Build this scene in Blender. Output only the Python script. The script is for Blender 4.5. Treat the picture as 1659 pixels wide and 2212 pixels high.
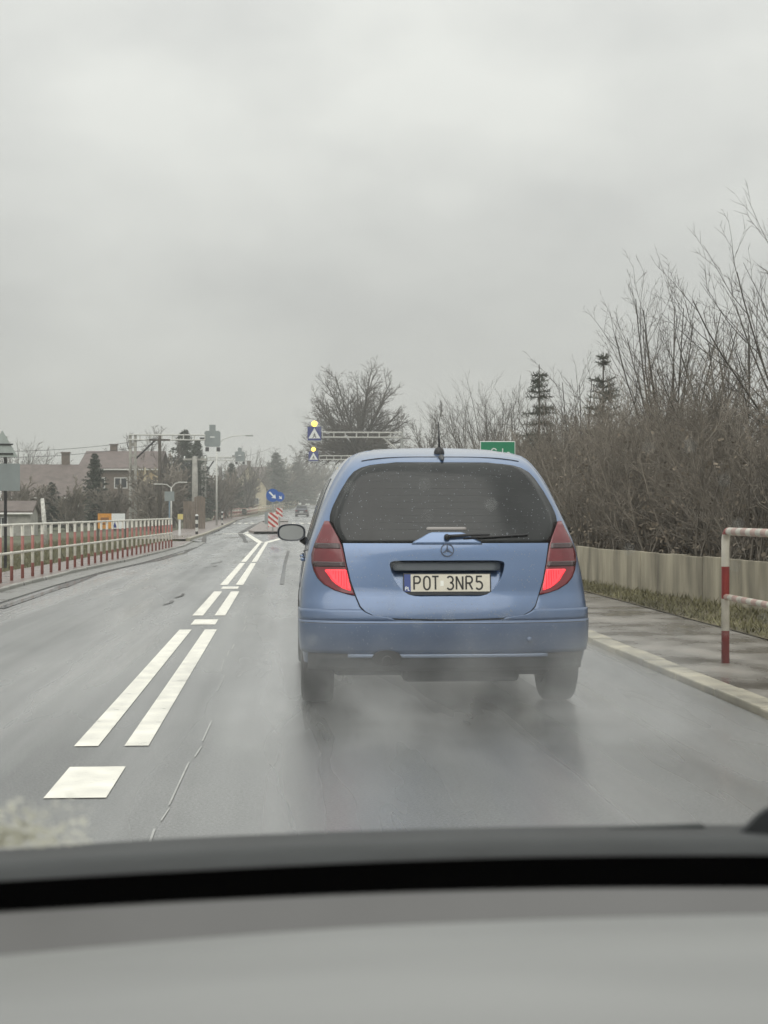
import bpy, math, random
import numpy as np
from mathutils import Vector, Matrix
R = math.radians
sc = bpy.context.scene
for o in list(bpy.data.objects):
    bpy.data.objects.remove(o)

# ------------------------------------------------------------------ camera
F, CU, CV, H = 3300.0, 829.5, 1106.0, 1.22      # focal in px of a 1659 x 2212 picture, centre, eye height
VPU = 618.0
YAW = math.atan((CU - VPU) / F)
cd = bpy.data.cameras.new('camera'); cam = bpy.data.objects.new('camera', cd); sc.collection.objects.link(cam)
cam.location = (0, 0, H); cam.rotation_euler = (R(90), 0, -YAW)
cd.sensor_fit = 'VERTICAL'; cd.sensor_height = 36; cd.lens = F / 2212 * 36
cd.clip_start = 0.02; cd.clip_end = 4000
cd.dof.use_dof = True; cd.dof.focus_distance = 12.0; cd.dof.aperture_fstop = 12.0
sc.camera = cam

# ------------------------------------------------------------------ sky, sun, exposure
w = bpy.data.worlds.new('World'); sc.world = w; w.use_nodes = True
N, L = w.node_tree.nodes, w.node_tree.links
N.clear()
wo = N.new('ShaderNodeOutputWorld')
sky = N.new('ShaderNodeTexSky'); sky.sky_type = 'NISHITA'; sky.sun_disc = False
sky.sun_elevation = R(48); sky.sun_rotation = R(200); sky.dust_density = 4
b1 = N.new('ShaderNodeBackground'); b1.inputs[1].default_value = 0.1
L.new(sky.outputs[0], b1.inputs[0])
tc = N.new('ShaderNodeTexCoord')
mp = N.new('ShaderNodeMapping'); mp.inputs['Scale'].default_value = (1.0, 1.0, 1.9)
mp.inputs['Location'].default_value = (0.4, 8.3, 1.3)
n1 = N.new('ShaderNodeTexNoise'); n1.inputs['Scale'].default_value = 4.2; n1.inputs['Detail'].default_value = 5
n1.inputs['Roughness'].default_value = 0.52
L.new(tc.outputs['Generated'], mp.inputs[0]); L.new(mp.outputs[0], n1.inputs[0])
cr = N.new('ShaderNodeValToRGB')
cr.color_ramp.elements[0].position = 0.36; cr.color_ramp.elements[0].color = (0.86, 0.865, 0.84, 1)
cr.color_ramp.elements[1].position = 0.66; cr.color_ramp.elements[1].color = (1.07, 1.075, 1.03, 1)
L.new(n1.outputs[0], cr.inputs[0])
# standard overcast sky: three times as bright overhead as at the horizon
sz = N.new('ShaderNodeSeparateXYZ'); L.new(tc.outputs['Generated'], sz.inputs[0])
cl = N.new('ShaderNodeMath'); cl.operation = 'MAXIMUM'; cl.inputs[1].default_value = 0.0; L.new(sz.outputs[2], cl.inputs[0])
gr = N.new('ShaderNodeMath'); gr.operation = 'MULTIPLY_ADD'; gr.inputs[1].default_value = 2.0; gr.inputs[2].default_value = 1.0; L.new(cl.outputs[0], gr.inputs[0])
st_ = N.new('ShaderNodeMath'); st_.operation = 'MULTIPLY'; st_.inputs[1].default_value = 0.485; L.new(gr.outputs[0], st_.inputs[0])
b2 = N.new('ShaderNodeBackground')
L.new(cr.outputs[0], b2.inputs[0]); L.new(st_.outputs[0], b2.inputs[1])
mx = N.new('ShaderNodeMixShader'); mx.inputs[0].default_value = 0.96
L.new(b1.outputs[0], mx.inputs[1]); L.new(b2.outputs[0], mx.inputs[2]); L.new(mx.outputs[0], wo.inputs[0])
sd = bpy.data.lights.new('sun', 'SUN'); sd.energy = 1.0; sd.angle = R(60); sd.color = (1, 0.97, 0.92)
so = bpy.data.objects.new('sun', sd); sc.collection.objects.link(so)
so.rotation_euler = (R(42), 0, R(-20))
vs = sc.view_settings; vs.view_transform = 'Standard'; vs.look = 'None'; vs.exposure = 0.12; vs.gamma = 1
vs.use_curve_mapping = False
sc.cycles.max_bounces = 5; sc.cycles.diffuse_bounces = 2; sc.cycles.glossy_bounces = 3; sc.cycles.adaptive_threshold = 0.02; sc.cycles.transparent_max_bounces = 16; sc.cycles.volume_bounces = 1
sc.cycles.use_denoising = True
sc.cycles.volume_step_rate = 2.0

# ------------------------------------------------------------------ helpers
FW = Vector((math.sin(YAW), math.cos(YAW), 0)); RT = Vector((math.cos(YAW), -math.sin(YAW), 0)); UP = Vector((0, 0, 1))
EYE = Vector((0, 0, H))
def ray(u, v):
    return FW + RT * ((u - CU) / F) + UP * ((CV - v) / F)
def P(u, v, Y):
    """point seen at (u, v) of the photograph that stands Y metres down the road"""
    d = ray(u, v); return EYE + d * (Y / d.y)
def zr(Y):
    """height of the road: level, then rising gently beyond 70 m"""
    z = 0.0
    if Y > 70: z = 0.0052 * (Y - 70) ** 2 / 80 if Y < 110 else 0.0052 * (Y - 90)
    if Y > 200: z += 0.00007 * (min(Y, 340) - 200) ** 2
    return z
def G(u, v, dz=0.0):
    """point of the ground seen at (u, v)"""
    Y = 20.0
    for _ in range(60):
        Y = 0.5 * Y + 0.5 * (H - zr(Y) - dz) * F / max(v - CV, 1.5)
    p = P(u, v, Y); return Vector((p.x, p.y, zr(p.y) + dz))
def lerp(xs, ys, x):
    return float(np.interp(x, xs, ys))

def new_mat(name):
    m = bpy.data.materials.new(name); m.use_nodes = True
    nt = m.node_tree; p = nt.nodes['Principled BSDF']
    return m, nt, p
def mat(name, col, rough=0.6, metal=0.0, var=0.0, scale=8.0, spec=0.5, coat=0.0, bump=0.0, emit=None, estr=0.0, stretch=(1, 1, 1), rvar=0.0, detail=5, trans=0.0):
    """procedural principled material: colour varied by noise, optional relief"""
    m, nt, p = new_mat(name)
    nd, lk = nt.nodes, nt.links
    p.inputs['Base Color'].default_value = (*col, 1); p.inputs['Roughness'].default_value = rough
    p.inputs['Metallic'].default_value = metal; p.inputs['Specular IOR Level'].default_value = spec
    p.inputs['Coat Weight'].default_value = coat
    p.inputs['Coat Roughness'].default_value = 0.08
    if name == 'blue_metallic_paint': p.inputs['Coat IOR'].default_value = 1.75
    if trans: p.inputs['Transmission Weight'].default_value = trans
    if emit:
        p.inputs['Emission Color'].default_value = (*emit, 1); p.inputs['Emission Strength'].default_value = estr
    if var or bump or rvar:
        t = nd.new('ShaderNodeTexCoord'); mpg = nd.new('ShaderNodeMapping'); mpg.inputs['Scale'].default_value = stretch
        nz = nd.new('ShaderNodeTexNoise'); nz.inputs['Scale'].default_value = scale; nz.inputs['Detail'].default_value = detail
        lk.new(t.outputs['Object'], mpg.inputs[0]); lk.new(mpg.outputs[0], nz.inputs[0])
        if var:
            r = nd.new('ShaderNodeValToRGB')
            r.color_ramp.elements[0].position = 0.3; r.color_ramp.elements[1].position = 0.7
            r.color_ramp.elements[0].color = (*[max(0, c * (1 - var)) for c in col], 1)
            r.color_ramp.elements[1].color = (*[min(1, c * (1 + var)) for c in col], 1)
            lk.new(nz.outputs[0], r.inputs[0]); lk.new(r.outputs[0], p.inputs['Base Color'])
        if rvar:
            mr = nd.new('ShaderNodeMapRange'); mr.inputs[3].default_value = max(0.02, rough - rvar); mr.inputs[4].default_value = min(1, rough + rvar)
            mr.inputs[1].default_value = 0.3; mr.inputs[2].default_value = 0.7
            lk.new(nz.outputs[0], mr.inputs[0]); lk.new(mr.outputs[0], p.inputs['Roughness'])
        if bump:
            bp = nd.new('ShaderNodeBump'); bp.inputs['Strength'].default_value = bump; bp.inputs['Distance'].default_value = 0.02
            lk.new(nz.outputs[0], bp.inputs['Height']); lk.new(bp.outputs[0], p.inputs['Normal'])
    return m
def stripe_mat(name, c1, c2, period, expr='z', slope=(0, 0, 1), offset=0.0):
    """two paint colours in bands along a direction of the object"""
    m, nt, p = new_mat(name); nd, lk = nt.nodes, nt.links
    t = nd.new('ShaderNodeTexCoord'); dt = nd.new('ShaderNodeVectorMath'); dt.operation = 'DOT_PRODUCT'
    dt.inputs[1].default_value = slope
    lk.new(t.outputs['Object'], dt.inputs[0])
    a = nd.new('ShaderNodeMath'); a.operation = 'ADD'; a.inputs[1].default_value = offset; lk.new(dt.outputs['Value'], a.inputs[0])
    d = nd.new('ShaderNodeMath'); d.operation = 'DIVIDE'; d.inputs[1].default_value = period * 2; lk.new(a.outputs[0], d.inputs[0])
    fr = nd.new('ShaderNodeMath'); fr.operation = 'FRACT'; lk.new(d.outputs[0], fr.inputs[0])
    g = nd.new('ShaderNodeMath'); g.operation = 'GREATER_THAN'; g.inputs[1].default_value = 0.5; lk.new(fr.outputs[0], g.inputs[0])
    nz = nd.new('ShaderNodeTexNoise'); nz.inputs['Scale'].default_value = 9; lk.new(t.outputs['Object'], nz.inputs[0])
    mr = nd.new('ShaderNodeMapRange'); mr.inputs[1].default_value = 0.3; mr.inputs[2].default_value = 0.75; mr.inputs[3].default_value = 0.72; mr.inputs[4].default_value = 1.0
    lk.new(nz.outputs[0], mr.inputs[0])
    mix = nd.new('ShaderNodeMix'); mix.data_type = 'RGBA'; lk.new(g.outputs[0], mix.inputs[0])
    mix.inputs[6].default_value = (*c1, 1); mix.inputs[7].default_value = (*c2, 1)
    mu = nd.new('ShaderNodeMix'); mu.data_type = 'RGBA'; mu.blend_type = 'MULTIPLY'; mu.inputs[0].default_value = 1
    lk.new(mix.outputs[2], mu.inputs[6]); lk.new(mr.outputs[0], mu.inputs[7]); lk.new(mu.outputs[2], p.inputs['Base Color'])
    p.inputs['Roughness'].default_value = 0.4
    return m

class MB:
    """collects shapes for one mesh object"""
    def __init__(s): s.v, s.f = [], []
    def add(s, vs, fs):
        n = len(s.v); s.v += [tuple(p) for p in vs]; s.f += [tuple(i + n for i in f) for f in fs]; return s
    def box(s, c, d, rz=0.0, M=None):
        x, y, z = d[0] / 2, d[1] / 2, d[2] / 2
        m = M or Matrix.Rotation(rz, 3, 'Z'); c = Vector(c)
        vs = [c + m @ Vector((a * x, b * y, e * z)) for e in (-1, 1) for a, b in ((-1, -1), (1, -1), (1, 1), (-1, 1))]
        return s.add(vs, [(3, 2, 1, 0), (4, 5, 6, 7), (0, 1, 5, 4), (1, 2, 6, 5), (2, 3, 7, 6), (3, 0, 4, 7)])
    def tube(s, pts, rad, n=8, cap=True):
        pts = [Vector(p) for p in pts]; rs = rad if isinstance(rad, (list, tuple)) else [rad] * len(pts)
        vs, fs = [], []
        up = None
        for i, p in enumerate(pts):
            t = (pts[min(i + 1, len(pts) - 1)] - pts[max(i - 1, 0)]).normalized()
            if up is None or abs(up.dot(t)) > 0.98: up = Vector((0, 0, 1)) if abs(t.z) < 0.9 else Vector((1, 0, 0))
            a = t.cross(up).normalized(); b = a.cross(t); up = b
            vs += [p + (a * math.cos(k * 2 * math.pi / n) + b * math.sin(k * 2 * math.pi / n)) * rs[i] for k in range(n)]
        for i in range(len(pts) - 1):
            for k in range(n):
                fs.append((i * n + k, i * n + (k + 1) % n, (i + 1) * n + (k + 1) % n, (i + 1) * n + k))
        if cap:
            fs.append(tuple(range(n - 1, -1, -1))); fs.append(tuple((len(pts) - 1) * n + k for k in range(n)))
        return s.add(vs, fs)
    def prism(s, poly, a, b):
        """poly: 2-D outline; a, b: functions (p, q) -> 3-D for the front and the back face"""
        n = len(poly)
        vs = [a(*p) for p in poly] + [b(*p) for p in poly]
        fs = [tuple(range(n)), tuple(range(2 * n - 1, n - 1, -1))] + [(i, i + n, (i + 1) % n + n, (i + 1) % n) for i in range(n)]
        return s.add(vs, fs)
    def lathe(s, c, prof, axis='x', n=28):
        """prof: (offset along axis, radius)"""
        vs, fs = [], []
        for o, r in prof:
            for k in range(n):
                q = k * 2 * math.pi / n; x, y = r * math.cos(q), r * math.sin(q)
                vs.append(Vector(c) + Vector({'x': (o, x, y), 'y': (x, o, y), 'z': (x, y, o)}[axis]))
        for i in range(len(prof) - 1):
            for k in range(n): fs.append((i * n + k, i * n + (k + 1) % n, (i + 1) * n + (k + 1) % n, (i + 1) * n + k))
        return s.add(vs, fs)
    def build(s, name, m, parent=None, smooth=False, offset=None, bevel=0.0, autosmooth=None):
        me = bpy.data.meshes.new(name)
        v = s.v if offset is None else [(p[0] - offset[0], p[1] - offset[1], p[2] - offset[2]) for p in s.v]
        me.from_pydata(v, [], s.f); me.update()
        import bmesh
        bm = bmesh.new(); bm.from_mesh(me)
        bmesh.ops.recalc_face_normals(bm, faces=bm.faces); bm.to_mesh(me); bm.free()
        o = link(name, me, m, parent)
        if smooth: me.polygons.foreach_set('use_smooth', [True] * len(me.polygons))
        if bevel:
            b = o.modifiers.new('bevel', 'BEVEL'); b.width = bevel; b.segments = 2; b.limit_method = 'ANGLE'
        return o
def link(name, me, m, parent=None):
    o = bpy.data.objects.new(name, me); sc.collection.objects.link(o)
    if m is not None:
        me.materials.clear(); me.materials.append(m)
    if parent is not None: o.parent = parent
    return o
def tag(o, label=None, cat=None, group=None, kind=None):
    if label: o['label'] = label
    if cat: o['category'] = cat
    if group: o['group'] = group
    if kind: o['kind'] = kind
    return o
def thing(name, label, cat, loc=(0, 0, 0), rz=0.0, group=None):
    o = bpy.data.objects.new(name, None); sc.collection.objects.link(o)
    o.location = loc; o.rotation_euler = (0, 0, rz); o.empty_display_size = 0.2
    return tag(o, label, cat, group)
def struct(o): return tag(o, kind='structure')
def strokes(mb, lines, wdt, fn, th):
    """flat lettering: each polyline becomes a ribbon of width wdt; fn(p, q, depth) -> 3-D"""
    for ln in lines:
        pts = [Vector((a, b)) for a, b in ln]; n = len(pts); lft, rgt = [], []
        for i, p in enumerate(pts):
            d1 = (p - pts[i - 1]).normalized() if i else None
            d2 = (pts[i + 1] - p).normalized() if i < n - 1 else None
            if d1 is None: d = d2
            elif d2 is None: d = d1
            else: d = (d1 + d2).normalized()
            k = 1.0
            if d1 is not None and d2 is not None: k = 1 / max(0.6, math.sqrt(max(0.05, (1 + d1.dot(d2)) / 2)))
            nn = Vector((-d.y, d.x)) * wdt / 2 * k
            lft.append(p + nn); rgt.append(p - nn)
        for i in range(n - 1):
            q = [lft[i], lft[i + 1], rgt[i + 1], rgt[i]]
            mb.prism([(a.x, a.y) for a in q], lambda a, b: fn(a, b, th), lambda a, b: fn(a, b, 0.0))
def arc(cx, cy, rx, ry, a0, a1, n=10):
    return [(cx + rx * math.cos(R(a0 + (a1 - a0) * i / n)), cy + ry * math.sin(R(a0 + (a1 - a0) * i / n))) for i in range(n + 1)]

# ------------------------------------------------------------------ materials
WHITE_RED = stripe_mat('red_white_paint', (0.34, 0.055, 0.05), (0.74, 0.70, 0.60), 0.25)
FADED = stripe_mat('faded_red_white_paint', (0.40, 0.15, 0.125), (0.76, 0.73, 0.64), 0.25)
M_white = mat('white_paint', (0.70, 0.68, 0.60), 0.45, var=0.12, scale=6)
M_rail = stripe_mat('rail_paint', (0.74, 0.70, 0.60), (0.60, 0.40, 0.34), 0.12, slope=(0, 1, 0))
M_grey = mat('galvanised_steel', (0.36, 0.37, 0.36), 0.45, 0.3, var=0.15, scale=5)
M_pale = mat('pale_steel', (0.55, 0.55, 0.52), 0.45, 0.1, var=0.12, scale=3)
M_back = mat('sign_back_grey', (0.24, 0.27, 0.27), 0.5, var=0.1, scale=3)
M_dark = mat('black_plastic', (0.02, 0.02, 0.022), 0.45, var=0.2, scale=10)
M_conc = mat('weathered_concrete', (0.34, 0.33, 0.30), 0.8, var=0.25, scale=3, bump=0.3)
M_blue = mat('sign_blue', (0.012, 0.09, 0.36), 0.35)
M_navy = mat('sign_navy', (0.03, 0.045, 0.2), 0.35)
M_signwhite = mat('sign_white', (0.75, 0.77, 0.76), 0.35)
M_green = mat('sign_green', (0.02, 0.22, 0.11), 0.35, var=0.08)
M_amber = mat('amber_lamp', (0.9, 0.6, 0.05), 0.3, emit=(1, 0.72, 0.12), estr=2.2)
M_bark = mat('grey_bark', (0.075, 0.066, 0.055), 0.85, var=0.3, scale=4)
M_twig = mat('winter_twig', (0.085, 0.072, 0.060), 0.85, var=0.3, scale=2)
M_brush = mat('brown_brush', (0.205, 0.182, 0.152), 0.9, var=0.45, scale=0.9)
M_leaf = mat('dead_leaf', (0.185, 0.155, 0.118), 0.9, var=0.45, scale=1.3)
M_needle2 = mat('misty_needle', (0.095, 0.105, 0.085), 0.85, var=0.3, scale=2)
M_needle = mat('conifer_needle', (0.05, 0.066, 0.045), 0.8, var=0.4, scale=2)
M_birch = mat('birch_bark', (0.55, 0.54, 0.50), 0.7, var=0.3, scale=12)

def asphalt():
    m, nt, p = new_mat('wet_asphalt'); nd, lk = nt.nodes, nt.links
    t = nd.new('ShaderNodeTexCoord')
    def noise(scale, st, det=5, rough=0.5):
        g = nd.new('ShaderNodeMapping'); g.inputs['Scale'].default_value = st
        n = nd.new('ShaderNodeTexNoise'); n.inputs['Scale'].default_value = scale; n.inputs['Detail'].default_value = det; n.inputs['Roughness'].default_value = rough
        lk.new(t.outputs['Object'], g.inputs[0]); lk.new(g.outputs[0], n.inputs[0]); return n.outputs[0]
    def rng(s, a, b, c, d):
        r = nd.new('ShaderNodeMapRange'); r.inputs[1].default_value = a; r.inputs[2].default_value = b; r.inputs[3].default_value = c; r.inputs[4].default_value = d
        lk.new(s, r.inputs[0]); return r.outputs[0]
    wet = noise(0.8, (1.2, 0.14, 1), 4)
    fine = noise(75, (1, 1, 1), 4, 0.7)
    patch = noise(0.7, (1.0, 0.3, 1), 5, 0.6)
    c = nd.new('ShaderNodeValToRGB'); c.color_ramp.elements[0].position = 0.34; c.color_ramp.elements[1].position = 0.68
    c.color_ramp.elements[0].color = (0.105, 0.108, 0.108, 1); c.color_ramp.elements[1].color = (0.17, 0.172, 0.167, 1)
    lk.new(patch, c.inputs[0])
    mu = nd.new('ShaderNodeMix'); mu.data_type = 'RGBA'; mu.blend_type = 'MULTIPLY'; mu.inputs[0].default_value = 1
    lk.new(c.outputs[0], mu.inputs[6]); lk.new(rng(fine, 0.3, 0.7, 0.4, 1.6), mu.inputs[7])
    lk.new(mu.outputs[2], p.inputs['Base Color'])
    # wheel tracks: long streaks of thinner and thicker water along the lanes
    trk = noise(1.0, (2.1, 0.03, 1), 3)
    ra = nd.new('ShaderNodeMath'); ra.operation = 'ADD'
    lk.new(rng(wet, 0.36, 0.64, 0.08, 0.40), ra.inputs[0]); lk.new(rng(trk, 0.38, 0.62, 0.0, 0.22), ra.inputs[1])
    lk.new(ra.outputs[0], p.inputs['Roughness'])
    p.inputs['Coat Weight'].default_value = 0.9; p.inputs['Coat IOR'].default_value = 1.33
    lk.new(rng(wet, 0.36, 0.64, 0.13, 0.42), p.inputs['Coat Roughness'])
    lk.new(rng(trk, 0.38, 0.62, 1.0, 0.62), p.inputs['Coat Weight'])
    p.inputs['Specular IOR Level'].default_value = 0.55
    bp = nd.new('ShaderNodeBump'); bp.inputs['Strength'].default_value = 0.5; bp.inputs['Distance'].default_value = 0.006
    lk.new(fine, bp.inputs['Height']); lk.new(bp.outputs[0], p.inputs['Normal'])
    return m
M_road = asphalt()
M_paint = mat('worn_road_paint', (0.80, 0.78, 0.70), 0.42, var=0.14, scale=5, rvar=0.15)
def chip(m):
    nt = m.node_tree; nd, lk = nt.nodes, nt.links; p = nd['Principled BSDF']; src = p.inputs['Base Color'].links[0].from_socket
    t = nd.new('ShaderNodeTexCoord'); n = nd.new('ShaderNodeTexNoise'); n.inputs['Scale'].default_value = 26; n.inputs['Detail'].default_value = 8; n.inputs['Roughness'].default_value = 0.7; lk.new(t.outputs['Object'], n.inputs[0])
    r = nd.new('ShaderNodeMapRange'); r.inputs[1].default_value = 0.60; r.inputs[2].default_value = 0.68; lk.new(n.outputs[0], r.inputs[0])
    n2 = nd.new('ShaderNodeTexNoise'); n2.inputs['Scale'].default_value = 2.2; lk.new(t.outputs['Object'], n2.inputs[0])
    r2 = nd.new('ShaderNodeMapRange'); r2.inputs[1].default_value = 0.42; r2.inputs[2].default_value = 0.68; r2.inputs[4].default_value = 0.75; lk.new(n2.outputs[0], r2.inputs[0])
    mu = nd.new('ShaderNodeMath'); mu.operation = 'MULTIPLY'; lk.new(r.outputs[0], mu.inputs[0]); lk.new(r2.outputs[0], mu.inputs[1])
    x = nd.new('ShaderNodeMix'); x.data_type = 'RGBA'; lk.new(mu.outputs[0], x.inputs[0]); lk.new(src, x.inputs[6]); x.inputs[7].default_value = (0.16, 0.16, 0.15, 1); lk.new(x.outputs[2], p.inputs['Base Color'])
chip(M_paint)
M_oldpaint = mat('faded_road_paint', (0.36, 0.36, 0.34), 0.3, var=0.3, scale=7, coat=0.6)
M_kerb = mat('kerb_concrete', (0.31, 0.285, 0.22), 0.5, var=0.5, scale=3, bump=0.4, rvar=0.2)
M_kerbl = mat('kerb_grey', (0.20, 0.20, 0.19), 0.4, var=0.3, scale=3, rvar=0.2)
M_kerbw = mat('kerb_wet_grey', (0.27, 0.265, 0.24), 0.4, var=0.35, scale=2.5, bump=0.3, rvar=0.2)
M_pave = mat('wet_paving', (0.17, 0.155, 0.135), 0.32, var=0.45, scale=1.6, bump=0.5, rvar=0.24, stretch=(1, 0.7, 1), detail=8)
M_pavel = mat('pinkish_paving', (0.20, 0.165, 0.15), 0.4, var=0.3, scale=2.5, bump=0.4, rvar=0.2)
M_grass = mat('winter_grass', (0.10, 0.085, 0.05), 0.9, var=0.45, scale=0.8, bump=0.5)
M_ground = mat('winter_field', (0.085, 0.088, 0.050), 0.95, var=0.35, scale=0.15)
M_earth = mat('leaf_litter', (0.085, 0.065, 0.045), 0.95, var=0.5, scale=1.5, bump=0.5)

# ------------------------------------------------------------------ ground, road, pavements
LX = [(-30, -3.8), (25, -3.8), (31, -3.7), (37, -3.4), (53, -3.05), (61, -3.2), (66, -4.1), (79, -4.2), (150, -4.95), (200, -4.6), (250, -3.0), (300, 0.2), (350, 4.5), (420, 12)]
RX = [(-30, 2.83), (60, 2.83), (80, 3.3), (110, 4.0), (150, 3.8), (200, 3.6), (250, 5.0), (300, 8.0), (350, 12.5), (420, 20)]
def lx(Y): return lerp([p[0] for p in LX], [p[1] for p in LX], Y)
def rx(Y): return lerp([p[0] for p in RX], [p[1] for p in RX], Y)
def ys(a, b, near=1.0):
    out, y = [], a
    while y < b:
        out.append(y); y += near if y < 100 else 5.0
    return out + [b]
def sheet(name, m, Y, fa, fb, dz, nx=1, thick=0.0):
    """ground-following sheet between X = fa(Y) and fb(Y)"""
    mb = MB(); vs, fs = [], []
    for y in Y:
        a, b = fa(y), fb(y)
        for k in range(nx + 1): vs.append((a + (b - a) * k / nx, y, zr(y) + dz))
    n = nx + 1
    for i in range(len(Y) - 1):
        for k in range(nx): fs.append((i * n + k, i * n + k + 1, (i + 1) * n + k + 1, (i + 1) * n + k))
    if thick:
        m0 = len(vs)
        vs += [(x, y, z - thick) for x, y, z in vs]
        for i in range(len(Y) - 1):
            fs.append((i * n, (i + 1) * n, m0 + (i + 1) * n, m0 + i * n))
            fs.append((i * n + nx, m0 + i * n + nx, m0 + (i + 1) * n + nx, (i + 1) * n + nx))
    mb.add(vs, fs)
    return mb.build(name, m)
struct(sheet('ground', M_ground, ys(-40, 420, 4) + [600, 900, 1500], lambda y: -700, lambda y: 700, -0.03, 8))
struct(sheet('road', M_road, ys(-30, 420), lx, rx, 0.0, 1))
KW = 0.19
struct(sheet('pavement', M_pave, ys(-10, 70), lambda y: rx(y) + KW, lambda y: 4.75 if y > 13 else 5.6, 0.045, 2, 0.08))['label'] = 'wet broken paving beside the right kerb'
struct(sheet('pavement', M_pavel, ys(-10, 61), lambda y: lx(y) - 1.75, lambda y: lx(y) - 0.50, 0.06, 1, 0.09))['label'] = 'pinkish paving under the left fence'
struct(sheet('gutter', M_kerbl, ys(-10, 61), lambda y: lx(y) - 0.50, lambda y: lx(y) - 0.003, 0.02, 1, 0.05))
struct(sheet('verge', M_grass, ys(8, 75), lambda y: 4.4, lambda y: 7.5, 0.055, 2))
struct(sheet('pavement', M_pavel, ys(66, 200, 3), lambda y: lx(y) - 2.4, lambda y: lx(y) - 0.2, 0.06, 1, 0.09))['label'] = 'far left paving beyond the side turning'
struct(sheet('pavement', M_pave, ys(70, 300, 3), lambda y: rx(y) + 0.2, lambda y: rx(y) + 2.2, 0.06, 1, 0.09))['label'] = 'far right paving beyond the green sign'
# kerbs, stone by stone
def kerb(name, label, fx, side, y0, y1, m, step=1.0, wid=KW, top=0.05):
    root = bpy.data.objects.new(name, None); sc.collection.objects.link(root); struct(root); root['label'] = label
    y = y0; random.seed(5)
    while y < y1:
        a, b = fx(y) + side * 0.004, fx(y + step) + side * 0.004
        j = random.uniform(-0.006, 0.006); t = top + random.uniform(-0.006, 0.004)
        mb = MB(); g = 0.006
        pts = [(a + j, y + g), (a + j + side * wid, y + g), (b + j + side * wid, y + step - g), (b + j, y + step - g)]
        mb.prism(pts, lambda p, q: (p, q, zr(q) + t), lambda p, q: (p, q, zr(q) - 0.1))
        mb.build('kerb_stone', m, root, bevel=0.012)
        y += step
    return root
kerb('kerb', 'worn pale kerb along the right lane', rx, 1, 5.0, 40.0, M_kerb)
kerb('kerb', 'low grey kerb along the oncoming lane', lambda y: lx(y) - 0.46, -1, 17.0, 60.0, M_kerbw, wid=0.10, top=0.075)
kerb('kerb', 'far pale kerb past the side turning', lx, -1, 66.0, 150.0, M_kerb, step=3.0, wid=0.2, top=0.10)

def marking(name, polys, m=M_paint, dz=0.004):
    mb = MB()
    for pl in polys:
        mb.add([(x, y, zr(y) + dz) for x, y in pl], [tuple(range(len(pl)))])
    o = mb.build(name, m); return struct(o)
def rect(x0, x1, y0, y1): return [(x0, y0), (x1, y0), (x1, y1), (x0, y1)]
for y0, y1 in ((6.57, 7.37), (16.6, 17.4), (24.3, 25.05)):
    marking('road_marking_block', [rect(-1.03, -0.765, y0, y1)])
for y0, y1 in ((8.02, 15.9), (18.05, 23.5), (25.6, 36.6), (37.4, 61.0)):
    marking('road_marking_line', [rect(-1.10, -0.975, y0, y1)]); marking('road_marking_line', [rect(-0.84, -0.715, y0, y1)])
def seg2(a, b, wd):
    a, b = Vector(a), Vector(b); d = (b - a).normalized(); n = Vector((-d.y, d.x)) * wd / 2
    return [tuple(a + n), tuple(b + n), tuple(b - n), tuple(a - n)]
marking('road_marking_fork', [seg2((-1.03, 61), (-2.15, 84), 0.26)]); marking('road_marking_fork', [seg2((-0.78, 61), (0.35, 80), 0.26)])
marking('road_marking_line', [rect(-3.5, -2.1, 84.2, 85.4)]); marking('road_marking_line', [seg2((-2.3, 87), (-2.0, 98), 0.25)])
for k in range(5): marking('road_marking_bar', [rect(-4.75 + k * 0.55, -4.45 + k * 0.55, 132, 137)])
for k in range(5): marking('road_marking_bar', [rect(0.5 + k * 0.7, 0.85 + k * 0.7, 132, 137)])
marking('road_marking_line', [seg2((0.6, 100), (0.5, 131), 0.2)])
# edge lines, worn joints
random.seed(3)
pl = []
y = 5.5
while y < 60:
    l = random.uniform(0.2, 1.1); x = -0.47 + 0.03 * math.sin(y * 0.9)
    if random.random() < 0.75: pl.append(seg2((x, y), (x + random.uniform(-.02, .02), y + l), random.uniform(0.004, 0.012)))
    y += l + random.uniform(0.0, 0.25)
marking('road_joint', pl, M_oldpaint)
# dark lines on the asphalt: gutter edge, island edge, repair seams
M_dark_line = mat('dark_road_line', (0.035, 0.035, 0.037), 0.4, var=0.3, coat=0.5)
SEAM = 0.006
def seam(pts, wd):
    g = [G(*p) for p in pts]; pl = []
    for a, b in zip(g, g[1:]): pl.append(seg2((a.x, a.y), (b.x, b.y), wd * random.uniform(0.7, 1.3)))
    global SEAM; SEAM += 0.0004; marking('road_dark_line', pl, M_dark_line, SEAM)
seam([(0, 1312), (60, 1292), (130, 1268), (200, 1241), (260, 1226), (330, 1212), (398, 1194), (440, 1173), (442, 1158), (509, 1127)], 0.16)  # dark line along the left gutter edge
seam([(518, 1152), (545, 1136), (570, 1126), (592, 1120)], 0.25)  # dark line along the island kerb
seam([(519, 1153), (525, 1160), (532, 1172)], 0.22)
seam([(623, 1190), (616, 1215), (612, 1240), (609, 1262)], 0.07)
for a, b in (((480, 1212), (455, 1218)), ((470, 1222), (440, 1226)), ((396, 1282), (378, 1291)), ((372, 1297), (352, 1306))):
    m_ = ((a[0] + b[0]) / 2 + 6, (a[1] + b[1]) / 2); seam([a, m_, b], 0.045)
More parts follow.
